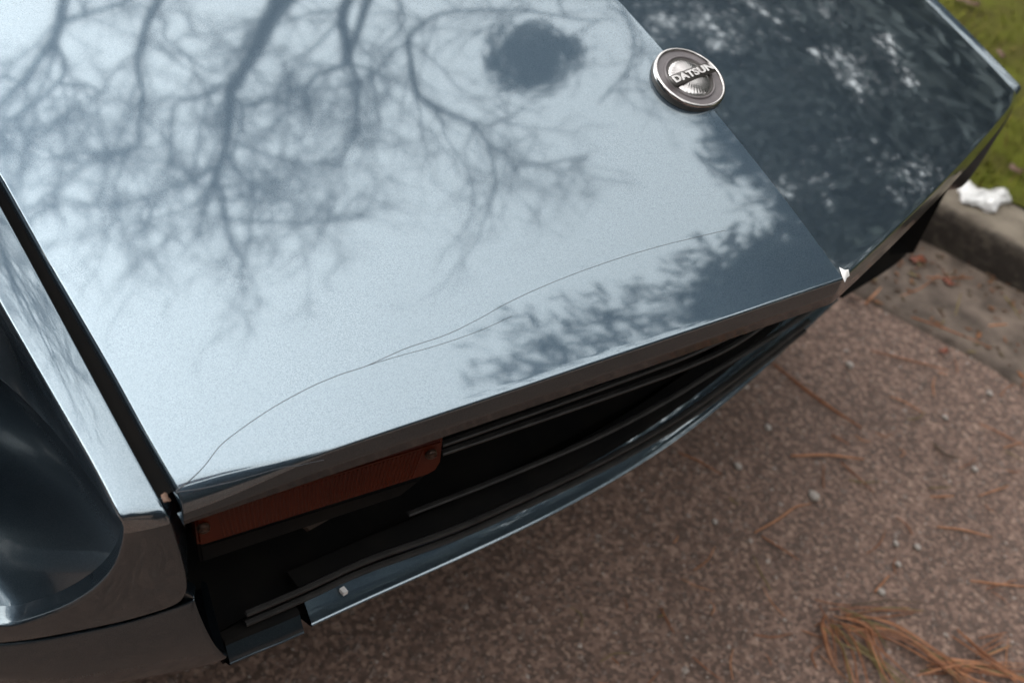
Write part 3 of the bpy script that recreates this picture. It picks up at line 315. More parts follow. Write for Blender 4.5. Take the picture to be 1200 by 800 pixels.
for i in range(-5, 6):
    o = obj('kerb_stone', ks[i % 3], M_kerb, kerb)
    o.location = KU * (i * .915 - .42); o.rotation_euler = (0, 0, KA)
# verge
def verge_z(u, v):
    return .076 + .012 * noise.noise((u * 5, v * 5, 0)) + .006 * noise.noise((u * 17, v * 17, 3)) + min(v, 3) * .03
vsv = [.112 + .03 * i for i in range(50)] + [1.8, 2.5, 4, 8, 20, 60, 250]
usv = [-250, -60, -20, -8, -5, -4] + [-3 + .04 * i for i in range(120)] + [2.5, 4, 8, 20, 60, 250]
verge = obj('grass_verge', mesh('grass_verge', *grid([[K(u, v, verge_z(u, v)) for v in vsv] for u in usv])), M_soil); tag(verge, kind='structure')
# blades
rng = np.random.default_rng(4)
N = 26000
u = rng.uniform(-1.6, .5, N); v = .112 + rng.random(N) ** 1.3 * 1.5
keep = rng.random(N) < np.array([.35 + .9 * max(0, noise.noise((a * 6, b * 6, 9)) + .35) for a, b in zip(u, v)])
u, v = u[keep], v[keep]; V = []; F = []
for a, b in zip(u, v):
    p = K(a, b, verge_z(a, b) - .004); h = rng.uniform(.008, .03); an = rng.uniform(0, 6.283); wd = rng.uniform(.0008, .0018)
    d = Vector((math.cos(an), math.sin(an), 0)); s = Vector((-d.y, d.x, 0)) * wd; le = rng.uniform(.2, 1.4) * h
    k = len(V)
    V += [p - s, p + s, p + d * le * .4 + s * .7 + Vector((0, 0, h * .7)), p + d * le * .4 - s * .7 + Vector((0, 0, h * .7)), p + d * le + Vector((0, 0, h))]
    F += [(k, k + 1, k + 2, k + 3), (k + 3, k + 2, k + 4)]
tag(obj('grass', mesh('grass', V, F), M_grass), 'short mossy grass growing on the verge behind the kerb', 'grass', kind='stuff')
# loose and embedded chips of the asphalt
rng = np.random.default_rng(7)
ico_v = np.array([(1, 0, 0), (-1, 0, 0), (0, 1, 0), (0, -1, 0), (0, 0, 1), (0, 0, -1)], float)
ico_f = [(0, 2, 4), (2, 1, 4), (1, 3, 4), (3, 0, 4), (2, 0, 5), (1, 2, 5), (3, 1, 5), (0, 3, 5)]
V = []; F = []
n_ch = 0
while n_ch < 26000:
    x, y = rng.uniform(-.75, 1.0), rng.uniform(-.75, 1.0)
    if (Vector((x, y, 0)) - KO).dot(KV) > -.21: continue
    r = min(.0052, .0013 + rng.exponential(.0009)); an = rng.uniform(0, 6.28); c, s = math.cos(an), math.sin(an)
    A = ico_v * np.array([r * rng.uniform(.8, 1.4), r, r * rng.uniform(.4, .8)]) * rng.uniform(.75, 1.2, (6, 1))
    A = np.stack([A[:, 0] * c - A[:, 1] * s + x, A[:, 0] * s + A[:, 1] * c + y, A[:, 2] + .0004], 1)
    k = len(V); V += A.tolist(); F += [(a + k, b + k, d + k) for a, b, d in ico_f]; n_ch += 1
tag(obj('asphalt_chippings', mesh('asphalt_chippings', V, F), M_stone, smooth=False), 'coarse brown stone chippings set in the road surface', 'gravel', kind='stuff')

# ================================================================== CAR
car = empty('parked_car', (0, 0, 0))
tag(car, 'blue grey metallic classic car parked nose forward beside the grassy kerb', 'car')
SIDE = [(p[0], abs(p[1])) for p in D['side']]
def zr(x):
    a = -x; return .668 + .15 * a + .0625 * (1 - math.exp(-a / .25))
DX, DY = D['dent'][0], D['dent'][1]
def S(x, y):
    e = .0008
    a = abs(y)
    z = zr(x) - .13 * a - .168 * y * y
    q = ((x - DX) ** 2 + (y - DY) ** 2) / (.030 ** 2)
    if q < 12: z -= .0003 * math.exp(-q)
    z += .00035 * noise.noise((x * 7, y * 7, 2)) 
    return z
def xf(y):
    a = math.sqrt(y * y + 4e-6) - .002
    return .003 - .19 * a - .12 * y * y
def ys(x):
    if x > SIDE[0][0]: return SIDE[0][1] + .0005
    for (x0, y0), (x1, y1) in zip(SIDE[:-1], SIDE[1:]):
        if x >= x1: return y0 + (y1 - y0) * (x - x0) / (x1 - x0)
    return SIDE[-1][1] + (SIDE[-1][0] - x) * -.02
def sst(a, b, x):
    t = min(1, max(0, (x - a) / (b - a))); return t * t * (3 - 2 * t)
def rollR(y): return .0018 + .013 * sst(.40, .5, abs(y) if y < 0 else abs(y) * .9)
def hood_z(x, y):
    t = xf(y) - x; R = rollR(y); z = S(x, y)
    if t < R: z -= R - math.sqrt(max(0, R * R - (R - max(t, 0)) ** 2))
    e = ys(x) - abs(y)
    if e < .0004: z -= .0004 - math.sqrt(max(0, .0004 ** 2 - (.0004 - max(e, 0)) ** 2))
    return z
cs = [0]
while cs[-1] < 1: cs.append(cs[-1] + (.0008 if cs[-1] < .008 else .012 if cs[-1] < .985 else .0012))
cs[-1] = 1; cs = [-c for c in cs[:0:-1]] + cs
fr = [('L', .010, .0), ('L', .0, .0), ('L', .0, .5)] + [('R', a, 0) for a in np.linspace(0, 90, 12)] + [('T', t, 0) for t in [.004, .009, .015, .022, .03] + list(np.arange(.04, 1.16, .0125))]
rows = []
for kind, a, b in fr:
    row = []
    for c in cs:
        y = c * .5045; R = rollR(y)
        lipd = max(.0265, R + .003)
        if kind == 'L':
            x = xf(y) - a; y = c * ys(x); z = S(xf(y), y) - (lipd if b == 0 else (lipd + R) / 2)
            if a: x = xf(y) - a; z += .001
        elif kind == 'R':
            t = R * (1 - math.cos(R_(a))); x = xf(y) - t; y = c * ys(x); z = S(x, y) - R * (1 - math.sin(R_(a)))
        else:
            x = xf(y) - R - a; y = c * ys(x); x = xf(y) - R - a; z = S(x, y)
        if kind != 'L':
            e = ys(x) - abs(y)
            if e < .0004: z -= .0004 - math.sqrt(max(0, .0004 ** 2 - (.0004 - max(e, 0)) ** 2))
        row.append(Vector((x, y, z)))
    # side flanges
    f = .016 if kind != 'L' else .003
    row = [row[0] + Vector((0, .001, -f - .001))] + row + [row[-1] + Vector((0, -.001, -f - .001))]
    rows.append(row)
hme = mesh('hood', *grid(rows))
att = hme.attributes.new('sharp_edge', 'BOOLEAN', 'EDGE'); nx = min(abs(c) for c in cs)
for e_ in hme.edges:
    a_, b_ = hme.vertices[e_.vertices[0]].co, hme.vertices[e_.vertices[1]].co
    if abs(a_.y) < 1e-5 and abs(b_.y) < 1e-5: att.data[e_.index].value = True
hme.materials.append(M_paint); hme.materials.append(M_paint_shade)
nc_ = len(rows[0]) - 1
hme.polygons.foreach_set('material_index', [1 if i // nc_ < 3 else 0 for i in range(len(hme.polygons))])  # lip rows take the paint with shade in its colour
hood = obj('hood', hme, None, car)
rows = [[Vector((xf(c * .47) - .012 - t, c * .47, S(xf(c * .47) - t, c * .47) - .034)) for c in np.linspace(-1.04, 1.04, 21)] for t in np.linspace(0, 1.1, 12)]
obj('hood_liner', mesh('hood_liner', *grid(rows)), M_void, car)

# hairline cracks in the lacquer: thin strips lying on the hood
def strip_on_hood(name, P, w0, w1, label):
    Q = spline([Vector(p) for p in P], 6); rr = []
    for i, p in enumerate(Q):
        t = (Q[min(i + 1, len(Q) - 1)] - Q[max(i - 1, 0)]); t.z = 0; t.normalize(); s = Vector((-t.y, t.x, 0))
        ww = w0 + (w1 - w0) * (i / (len(Q) - 1)) ** .6
        p = p + s * noise.noise((p.x * 60, p.y * 60, 0)) * .0002
        rr.append([Vector((q.x, q.y, hood_z(q.x, q.y) + dz)) for q, dz in ((p - s * ww / 2, -.0001), (p, .0004), (p + s * ww / 2, -.0001))])
    o = obj(name, mesh(name, *grid(rr)), M_crack, car); o['label'] = label
strip_on_hood('paint_crack', D['crack_long'], .00095, .00018, 'long curved hairline crack rising from the hood corner')
strip_on_hood('paint_crack', D['crack_low'], .0008, .00025, 'low crack running close above the hood lip')
strip_on_hood('paint_crack', D['crack_branch'], .0003, .00015, 'faint branch of the long crack')
# white chip at the nose tip
P = [Vector(p) for p in D['chip']]; c = sum(P, Vector()) / len(P)
V = [Vector((p.x, p.y, hood_z(p.x, p.y) + .0005)) for p in P] + [c + Vector((0, 0, .0012))]
o = obj('paint_chip', mesh('paint_chip', V, [(i, (i + 1) % len(P), len(P)) for i in range(len(P))]), M_chip, car)
o['label'] = 'white chipped patch at the tip of the nose'

# badge ------------------------------------------------------------------
bx, _, bz = D['badge']; bx -= .0025
nrm = Vector((-(S(bx + .02, 0) - S(bx - .02, 0)) / .04, 0, 1)).normalized()
yv = Vector((0, 1, 0)); xv = -yv.cross(nrm)           # text runs along +y, its top points to the rear
up = nrm.cross(yv)
BM = Matrix(((yv.x, up.x, nrm.x, bx), (yv.y, up.y, nrm.y, 0), (yv.z, up.z, nrm.z, S(bx, 0) - .0056), (0, 0, 0, 1)))
Rb = .0322
badge = obj('badge', mesh('badge', *lathe([(Rb * .93, 0), (Rb * .98, .001), (Rb * 1.0, .004), (Rb * .995, .0065)], mtx=BM)), M_darkline, car)
badge['label'] = 'round chrome and grey maker badge standing on the hood ridge'
def bpart(name, prof, m, bm=BM):
    return obj(name, mesh(name, *lathe(prof, mtx=bm)), m, badge)
bpart('badge_rim', [(Rb * .995, .0062), (Rb * .99, .0085), (Rb * .965, .0098), (Rb * .93, .0102), (Rb * .905, .0096), (Rb * .895, .0080)], M_chrome)
bpart('badge_field', [(Rb * .90, .0082), (Rb * .6, .0084), (Rb * .3, .0084), (0.0001, .0084)], M_enamel)
bpart('badge_inner_ring', [(Rb * .715, .0082), (Rb * .705, .0094), (Rb * .68, .0097), (Rb * .655, .0094), (Rb * .645, .0082)], M_enamel)
bpart('badge_line', [(Rb * .65, .0084), (Rb * .62, .0087), (Rb * .59, .0085)], M_darkline)
# sunburst dome of fine radial flutes
seg = 144; rws = []
for r, z in [(.60, .0080), (.585, .0088), (.52, .0098), (.42, .0110), (.3, .0119), (.2, .0124), (.1, .0127), (.004, .0128)]:
    rws.append([BM @ Vector((Rb * r * math.cos(2 * math.pi * k / seg), Rb * r * math.sin(2 * math.pi * k / seg), z + (.00016 * (k % 4 - 1.5) * r / 1.1))) for k in range(seg)])
obj('badge_dome', mesh('badge_dome', *grid(rws, True)), M_chrome, badge)
def arc_bar(h, z, L):       # slim plate that carries the word
    bm = bmesh.new()
    r = bmesh.ops.create_cube(bm, size=1)
    for v in bm.verts: v.co = Vector((v.co.x * L, v.co.y * h, z + (v.co.z + .5) * .0016))
    bmesh.ops.bevel(bm, geom=bm.edges[:], offset=.0004, segments=2, affect='EDGES')
    for v in bm.verts: v.co = BM @ v.co
    return bm_mesh('name_bar', bm)
obj('name_bar', arc_bar(.0108, .0118, Rb * 1.54), M_darkline, badge)
cu = bpy.data.curves.new('lettering', 'FONT'); cu.body = "DATSUN"; cu.size = .0112; cu.extrude = .0006; cu.offset = .00042; cu.bevel_depth = .00015
cu.align_x = 'CENTER'; cu.align_y = 'CENTER'; cu.space_character = 1.06
to = bpy.data.objects.new('lettering_tmp', cu); C.objects.link(to)
dg = bpy.context.evaluated_depsgraph_get(); me = bpy.data.meshes.new_from_object(to.evaluated_get(dg))
bpy.data.objects.remove(to); bpy.data.curves.remove(cu)
xs = [v.co.x for v in me.vertices]; yy = [v.co.y for v in me.vertices]
sx = Rb * 1.44 / (max(xs) - min(xs)); cx = (max(xs) + min(xs)) / 2; cy = (max(yy) + min(yy)) / 2; sy = .0072 / (max(yy) - min(yy))
for v in me.vertices: v.co = BM @ Vector(((v.co.x - cx) * sx, (v.co.y - cy) * sy, .0138 + v.co.z))
me.materials.clear()
obj('lettering', me, M_chrome, badge, smooth=False)

# front wings (fender), built on the near side and mirrored ---------------
def ribbon_frames(I, Rm):
    n = []
    for k in range(len(I)):
        a = (I[min(k + 1, len(I) - 1)] + Rm[min(k + 1, len(I) - 1)]) - (I[max(k - 1, 0)] + Rm[max(k - 1, 0)]); b = Rm[k] - I[k]
        q = b.cross(a).normalized()
        n.append(q if (q.z > .02 or q.x > .02) else -q)
    return n
def wing(ki, kr):
    I = [Vector(p) for p in D[ki]]; Rm = [Vector(p) for p in D[kr]]
    d = (I[0] - I[1]); I0 = I[0] + d * 1.2; d2 = (Rm[0] - Rm[1]); Rm0 = Rm[0] + d2 * 1.2
    I = [I0] + I; Rm = [Rm0] + Rm
    # carry the nose on round the lamp, beyond the photo's left edge
    for k in range(4):
        I.append(I[-1] + (Vector((-.06, -.06, -.008)) if k else Vector((-.05, -.055, -.012)))); Rm.append(Rm[-1] + Vector((-.055, -.055, .006 + .02 * k)))
    nf = ribbon_frames(I, Rm)
    rows = []
    for k in range(len(I)):
        a, b, n = I[k], Rm[k], nf[k]; d = (b - a)
        u = d.normalized()
        rows.append([a - n * .03 + u * .004, a - n * .006 + u * .0005, a, a + u * min(.003, d.length * .1), a.lerp(b, .35) + n * .0005, a.lerp(b, .7) + n * .0005, b - u * min(.004, d.length * .1), b, b + u * .0012 - n * .004, b + u * .002 - n * .016])
    def place_pair(name, me, material, lv=0, label_far=None, label_near=None):
        o = obj(name, me, material, car)
        o2 = obj(name, mirror(me), material, car)
        if lv: subsurf(o, lv); subsurf(o2, lv)
        if label_near: o['label'] = label_near; o2['label'] = label_far
        return o, o2
    me = recalc(mesh('fender', *grid(rows))); me.materials.append(M_paint); me.materials.append(M_paint_shade)
    me.polygons.foreach_set('material_index', [1 if i // 9 >= 6 else 0 for i in range(len(me.polygons))])  # front face below the fold takes the shade-darkened paint
    return me, rows, Rm
fme2, _, _ = wing('fender_inner_far', 'fender_rim_far')
fme, rows, Rm = wing('fender_inner', 'fender_rim')
fender = subsurf(obj('fender', fme, None, car), 3); fender['label'] = 'pale reflecting wing with the open lamp scoop'
fender2 = subsurf(obj('fender', mirror(fme2), None, car), 3); fender2['label'] = 'thin blue grey edge of the wing beyond the hood'
def place_pair(name, me, material, lv=0):
    o = obj(name, me, material, car); o2 = obj(name, mirror(me), material, car)
    if lv: subsurf(o, lv); subsurf(o2, lv)
    return o, o2
# rear of the wing, outside the picture
yc = -.672
rws = []
for x in np.linspace(-.46, -1.35, 10):
    zt = .675 + (-x - .4) * .16; yi = -.5; row = []
    for y, dz in [(yi, -.02), (yi, 0), (-.56, .004), (-.66, .002), (-.74, -.025), (-.79, -.075), (-.812, -.16), (-.815, -.28)]:
        row.append(Vector((x, y, zt + dz)))
    rws.append(row)
place_pair('wing_panel', recalc(mesh('wing_panel', *grid(rws))), M_paint, 2)
# lamp scoop
lc = Vector((-.43, yc, .545)); lr = .092
loop = [r[9] for r in rows]
outer = []
for p in reversed([Rm[i] for i in range(0, 12)]):
    y2 = 2 * yc - p.y + .02; outer.append(Vector((p.x + 1.15 * (y2 - p.y), y2, p.z - .05)))
arch = [Vector((-.60, -.76, .655)), Vector((-.56, -.70, .685)), Vector((-.52, -.62, .68))]
loop = loop + outer + arch
nl = len(loop); rws = []
for s in (0, .12, .3, .5, .7, .88, 1.0):
    row = []
    for p in loop:
        a = math.atan2(p.z - .03 - lc.z, p.y - lc.y)
        q = lc + Vector((0, math.cos(a) * lr * 1.12, math.sin(a) * lr * 1.12))
        e = p.lerp(q, s); e += Vector((0, math.cos(a), math.sin(a))) * .018 * math.sin(math.pi * s)
        row.append(e)
    rws.append(row)
sc, sc2 = place_pair('lamp_scoop', recalc(mesh('lamp_scoop', *grid(rws, True))), M_paint_shade, 2)
HM = Matrix.Translation(lc) @ Matrix(((0, 0, 1, 0), (1, 0, 0, 0), (0, 1, 0, 0), (0, 0, 0, 1)))
hl = recalc(mesh('headlight', *lathe([(lr * .96, -.01), (lr * .95, .01), (lr * .8, .022), (lr * .5, .032), (lr * .2, .036), (.0005, .037)], 48, HM)))
place_pair('headlight', hl, M_glass)
hr = recalc(mesh('headlight_ring', *lathe([(lr * 1.15, -.004), (lr * 1.13, .008), (lr * 1.05, .014), (lr * .97, .012), (lr * .95, .0)], 48, HM)))
place_pair('headlight_ring', hr, M_chrome)
# lower corner of the front apron, under the wing
T = [Vector(p) for p in D['apron_corner_top']]; B = [Vector(p) for p in D['apron_corner_bottom']]; SD = [Vector(p) for p in D['apron_corner_side']]
for k in range(3):
    T.append(T[-1] + Vector((-.05, -.055, -.008))); B.append(B[-1] + Vector((-.045, -.055, -.01)))
m_ = min(len(T), len(B)); T = T[:m_]; B = B[:m_]
rws = []
for k in range(m_):
    col = []
    for j in range(5):
        t = j / 4; p = T[k].lerp(B[k], t)
        if k == 0: p = SD[j]
        bulge = Vector((.9, -.3, 0)).normalized() * .007 * math.sin(math.pi * t); p = p + bulge
        col.append(p)
    n = Vector((-.78, .62, -.05))
    col = [col[0] + n * .012 + Vector((0, 0, -.001)), col[0] + n * .002] + col + [col[-1] + Vector((-.012, .004, -.006)), col[-1] + Vector((-.08, .03, -.02))]
    if k == 0:
        w0 = [p + Vector((-.014, -.003, 0)) for p in col]; w1 = [p + Vector((-.004, .0012, 0)) for p in col]
        rws.append(w0); rws.append(w1)
    rws.append(col)
ac, ac2 = place_pair('apron_corner', recalc(mesh('apron_corner', *grid(rws))), M_paint_shade, 2)
bpy.data.objects.remove(ac2)
# front apron blade under the grille
def apron(P, name, drop=0., label=None, hs_=1., ws_=1., sk_=1.):
    Q = spline([Vector(p) for p in P], 5); rws = []
    for i, p in enumerate(Q):
        t = (Q[min(i + 1, len(Q) - 1)] - Q[max(i - 1, 0)]).normalized(); o_ = Vector((t.y, -t.x, 0))
        rws.append([p + o_ * a * ws_ + Vector((0, 0, (b if b > 0 else b * sk_) * hs_ - drop)) for a, b in [(-.12, -.07), (-.03, -.02), (-.004, -.005), (0, -.002), (.0006, .0), (.0002, .0010), (-.0010, .0014), (-.0018, .0018), (-.0024, .0030), (-.010, .010), (-.019, .0185), (-.022, .0215), (-.024, .0222), (-.045, .020)]])
    # closed ends
    for r_, sgn in ((rws[0], 1), (rws[-1], -1)): pass
    me = recalc(mesh(name, *grid(rws))); me.materials.append(M_paint_shade if name == 'apron_end' else M_paint); me.materials.append(M_void)
    nc = len(rws[0]) - 1
    me.polygons.foreach_set('material_index', [1 if (i % nc) >= nc - 3 else 0 for i in range(len(me.polygons))])
    o = obj(name, me, None, car)
    if label: o['label'] = label
    return o
AP = D['apron_edge']; cf = np.polyfit([p[1] for p in AP], [p[0] for p in AP], 4)
apron([Vector((float(np.polyval(cf, y)), y, .35)) for y in np.linspace(AP[0][1], AP[-1][1], 16)], 'apron', label='blue grey front apron with a bright rolled lip')
apron(D['apron_edge_end'], 'apron_end', .004, hs_=.75, ws_=.5)
fe = apron(D['apron_far'], 'apron_end', 0., hs_=1.6, ws_=.6, sk_=.15); fe.data.materials.clear(); fe.data.materials.append(M_void); fe.data.polygons.foreach_set('material_index', [0] * len(fe.data.polygons)); fe['label'] = 'black rounded far end of the apron'
# black insides of the grille mouth
sb = []
sb.append(box(-.36, -.34, -.49, .49, .22, .64))
sb.append(box(-.36, -.165, -.475, .40, .33, .345)); sb.append(box(-.165, -.145, -.455, -.36, .33, .343))
rws = [[Vector((p.x - .02, p.y - .006, p.z)), Vector((-.35, p.y - .02, p.z))] for p in [Vector((-.15, -.512, .585))] + [Vector(q) for q in D['fender_inner'][6:9]] + SD + [Vector((-.15, -.452, .36))]]
g1 = grid(rws); sb.append(g1); sb.append(([Vector((v.x, -v.y, v.z)) for v in g1[0]], g1[1]))
obj('grille_backing', mesh('grille_backing', *join(sb)), M_void, car, smooth=False)
# dark channels below the shut lines between hood and wings
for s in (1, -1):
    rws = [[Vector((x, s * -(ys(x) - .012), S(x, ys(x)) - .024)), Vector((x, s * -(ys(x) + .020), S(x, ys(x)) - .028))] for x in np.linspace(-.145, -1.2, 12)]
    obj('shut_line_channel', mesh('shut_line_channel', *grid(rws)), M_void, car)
# grille bars
def slat(P, h, dep, label=None, sink=0):
    Q = spline([Vector(p) for p in P], 5); rws = []
    for i, p in enumerate(Q):
        t = (Q[min(i + 1, len(Q) - 1)] - Q[max(i - 1, 0)]).normalized(); o_ = Vector((t.y, -t.x, 0)); p = p + Vector((0, 0, -sink))
        rws.append([p + o_ * a + Vector((0, 0, b)) for a, b in [(-dep, -h / 2), (-.001, -h / 2), (0, -h * .2), (0, h * .2), (-.001, h / 2), (-.004, h / 2 + .0004), (-dep, h / 2 - .002)]])
    me = mesh('grille_bar', *grid(rws, True))
    me.polygons.foreach_set('use_smooth', [False] * len(me.polygons))
    o = obj('grille_bar', me, M_slat, car, smooth=False)
    return o
slat(D['bar_a'], .003, .006)
slat(D['bar_b'], .004, .006)
slat(D['bar_b'], .004, .007, sink=.014)
for key in ('bar_c', 'bar_d'):
    P_ = D[key]; b_, a_ = np.polyfit([abs(p[1]) for p in P_], [p[0] for p in P_], 1); e_ = abs(P_[0][1])
    slat([Vector((a_ + b_ * math.sqrt(y * y + .0036), y, P_[0][2])) for y in np.linspace(-e_, e_, 13)], .003, .006)
# bracket and tow hook behind the bars
bp = [box(-.22, -.19, -.395, -.345, .40, .47), box(-.19, -.184, -.392, -.348, .42, .455), box(-.225, -.20, -.30, -.285, .38, .53)]
bp.append(tube([(-.184, -.37, .445), (-.176, -.37, .445)], .007, 6)); bp.append(tube([(-.184, -.37, .43), (-.172, -.36, .415), (-.176, -.34, .41)], .004, 6))
obj('bumper_bracket', mesh('bumper_bracket', *join(bp)), mat('rusty_dark_steel', (.022, .017, .014), .7, var=(.045, .027, .018), scale=70), car, smooth=False)
# white tag at the apron
tg = Vector(D['apron_edge'][1]); V, F = box(-.003, .003, -.0022, .0022, 0, .004)
obj('white_clip', mesh('white_clip', [tg + Vector((-.010, -.001, .014)) + Vector(v) for v in V], F), M_chip, car, smooth=False)

# turn signal -------------------------------------------------------------
def slab(P, back, name, m, parent, rib=False):
    P = [Vector(p) for p in P]; n = Vector((1, -.252, 0)).normalized(); c = sum(P, Vector()) / len(P)
    bm = bmesh.new()
    f_ = [bm.verts.new(p) for p in P]; b_ = [bm.verts.new(p - n * back) for p in P]
    bm.faces.new(f_); bm.faces.new(b_[::-1])
    for i in range(len(P)): bm.faces.new((f_[i], b_[i], b_[(i + 1) % len(P)], f_[(i + 1) % len(P)]))
    bmesh.ops.recalc_face_normals(bm, faces=bm.faces)
    bmesh.ops.bevel(bm, geom=[e for e in bm.edges if all(v in f_ for v in e.verts)], offset=.0022, segments=3, affect='EDGES', clamp_overlap=True)
    return obj(name, bm_mesh(name, bm), m, parent, smooth=False)
for sgn in (1, -1):
    L = [Vector(p) for p in D['lens']]
    ts = slab(L, .02, 'turn_signal', M_amber, car)
    kids = []
    # moulded vertical ribs
    a, b = L[0], L[1]; c_, d_ = L[6], L[3]
    rb = []
    nrib = 46
    nn = Vector((1, -.252, 0)).normalized()
    for i in range(nrib):
        t = .085 + .83 * i / (nrib - 1)
        top = a.lerp(b, t); bot = L[5].lerp(L[4], t) if t > .03 else c_
        top = top.lerp(bot, .12); bot = bot.lerp(top, .12)
        w_ = (b - a).normalized() * .0011
        rb.append(([top - w_, top + nn * .0007, top + w_, bot - w_, bot + nn * .0007, bot + w_], [(0, 1, 4, 3), (1, 2, 5, 4), (0, 2, 1), (3, 4, 5)]))
    rib = obj('lens_ribs', mesh('lens_ribs', *join(rb)), M_amber, ts, smooth=False); rib['kind'] = 'stuff'
    for p in D['lens_screw']:
        p = Vector(p); sm = []
        q = Matrix.Translation(p - nn * .003) @ nn.to_track_quat('Z', 'Y').to_matrix().to_4x4()
        V, F = lathe([(.0046, -.001), (.0046, .0012), (.0036, .0026), (.001, .0032), (.0003, .003)], 16, q)
        V2, F2 = box(-.0034, .0034, -.0005, .0005, .0026, .0036)
        obj('screw', mesh('screw', *join([(V, F), ([q @ Vector(v) for v in V2], F2)])), M_screw, ts)
    plate = slab(D['plate'], .004, 'lamp_plate', M_void, car)
    if sgn < 0:
        for o in [ts, plate] + list(ts.children):
            o.data = mirror(o.data)
# hidden bulk of the car: floor, wheels
o = obj('underbody', mesh('underbody', *join([box(-1.4, -.50, -.68, .68, .17, .40), box(-1.4, -.40, -.47, .47, .36, .60)])), M_void, car, smooth=False)
for sy in (-.66, .66):
    WM = Matrix.Translation((-.78, sy, .30)) @ Matrix.Rotation(R_(90), 4, 'X')
    wh = obj('wheel', mesh('wheel', *lathe([(.05, -.04), (.18, -.05), (.195, -.08), (.195, .08), (.18, .05), (.05, .04)], 40, WM)), M_screw, car)
    obj('tyre', mesh('tyre', *lathe([(.19, -.085), (.25, -.095), (.29, -.085), (.30, -.05), (.30, .05), (.29, .085), (.25, .095), (.19, .085)], 40, WM)), M_rubber, wh)

# ================================================================== SMALL THINGS
def needle(label, P, w_px, ci, strands, parent_name='pine_needle'):
    base = Vector((P[0][0], P[0][1], 0)); parts = []
    for s_ in range(strands):
        off = Vector((.0025 * s_, .002 * s_, 0))
        Q = spline([Vector((x, y, .0045 + .002 * s_)) + off * (1 - .9 * i / len(P)) - base for i, (x, y) in enumerate(P)], 5)
        r = w_px * .00060
        parts.append(tube(Q, [r * (.55 + .45 * math.sin(math.pi * min(1, .15 + i / len(Q)))) for i in range(len(Q))], 5))
    o = obj(parent_name, mesh(parent_name, *join(parts)), NM[ci]); o.location = base
    return o
for label, P, w_px, ci, st in D['needles']:
    nm = 'twig' if 'twig' in label else 'straw' if 'straw' in label else 'wood_chip' if 'chip' in label else 'pine_needle'
    tag(needle(label, P, w_px, ci, st, nm), label, nm.replace('_', ' '), 'needles and straws lying on the road')
# small scattered ones nobody could tell apart
rng = np.random.default_rng(21)
k = 0
while k < 95:
    x, y = rng.uniform(-.35, .35), rng.uniform(.0, .92)
    if (Vector((x, y, 0)) - KO).dot(KV) > -.03 or x < -.16 + .0: continue
    an = rng.uniform(0, 3.14); L_ = rng.uniform(.012, .06); cv = rng.normal() * .004
    d = Vector((math.cos(an), math.sin(an), 0)); s = Vector((-d.y, d.x, 0)); p = Vector((x, y, 0))
    P = [(p - d * L_ / 2)[:2], (p + s * cv)[:2], (p + d * L_ / 2)[:2]]
    tag(needle('', P, rng.uniform(1.0, 1.8), int(rng.choice([0, 0, 1, 3])), 1), 'thin short pine needle fragment scattered on the brown road surface', 'pine needle', 'thin needle fragments scattered on the road'); k += 1
# crumbs of bark, leaf and needle washed into the gutter
rng = np.random.default_rng(33); V = []; F = []
for i in range(1500):
    u_ = rng.uniform(-1.2, 1.6); v_ = -.225 + .225 * (rng.random() if i % 3 else 1 - rng.random() ** 3 * .5); L_ = rng.uniform(.002, .011); an = rng.uniform(0, 6.28)
    c = K(u_, v_, .0085); d = Vector((math.cos(an), math.sin(an), rng.uniform(-.1, .1))) * L_; q = Vector((-d.y, d.x, 0)) * rng.uniform(.12, .4); k_ = len(V)
    V += [c - d, c + q, c + d, c - q, c + Vector((0, 0, -.003))]; F += [(k_, k_ + 1, k_ + 2, k_ + 3), (k_, k_ + 4, k_ + 1), (k_ + 1, k_ + 4, k_ + 2), (k_ + 2, k_ + 4, k_ + 3), (k_ + 3, k_ + 4, k_)]
M_crumb = mat("gutter_crumbs", (.1, .06, .03), .8, spec=.2, rand=[(.05, .032, .02), (.10, .05, .028), (.20, .085, .04), (.07, .05, .03), (.16, .12, .06)])
tag(obj('gutter_litter', mesh('gutter_litter', V, F), M_crumb, smooth=False), 'brown crumbs of bark and leaf washed into the gutter', 'litter', kind='stuff')
# the heap of needles
parts = []
rng = np.random.default_rng(5)
for i, P in enumerate(D['heap']):
    lift = .004 + .011 * rng.random()
    Q = spline([Vector((x, y, lift + .005 * math.sin(math.pi * j / (len(P) - 1)))) for j, (x, y) in enumerate(P)], 6)
    parts.append((tube(Q, [.0011 * (.5 + .5 * math.sin(math.pi * min(1, .15 + j / len(Q)))) for j in range(len(Q))], 5), int(rng.choice([0, 0, 0, 1, 1, 2, 3]))))
me = mesh('needle_heap', *join([p for p, _ in parts]))
mi = []
for (v, f), c in parts: mi += [c] * len(f)
for m_ in NM: me.materials.append(m_)
me.polygons.foreach_set('material_index', mi)
tag(obj('needle_heap', me), 'tangled heap of russet pine needles on the road at the lower right', 'pine needles', kind='stuff')
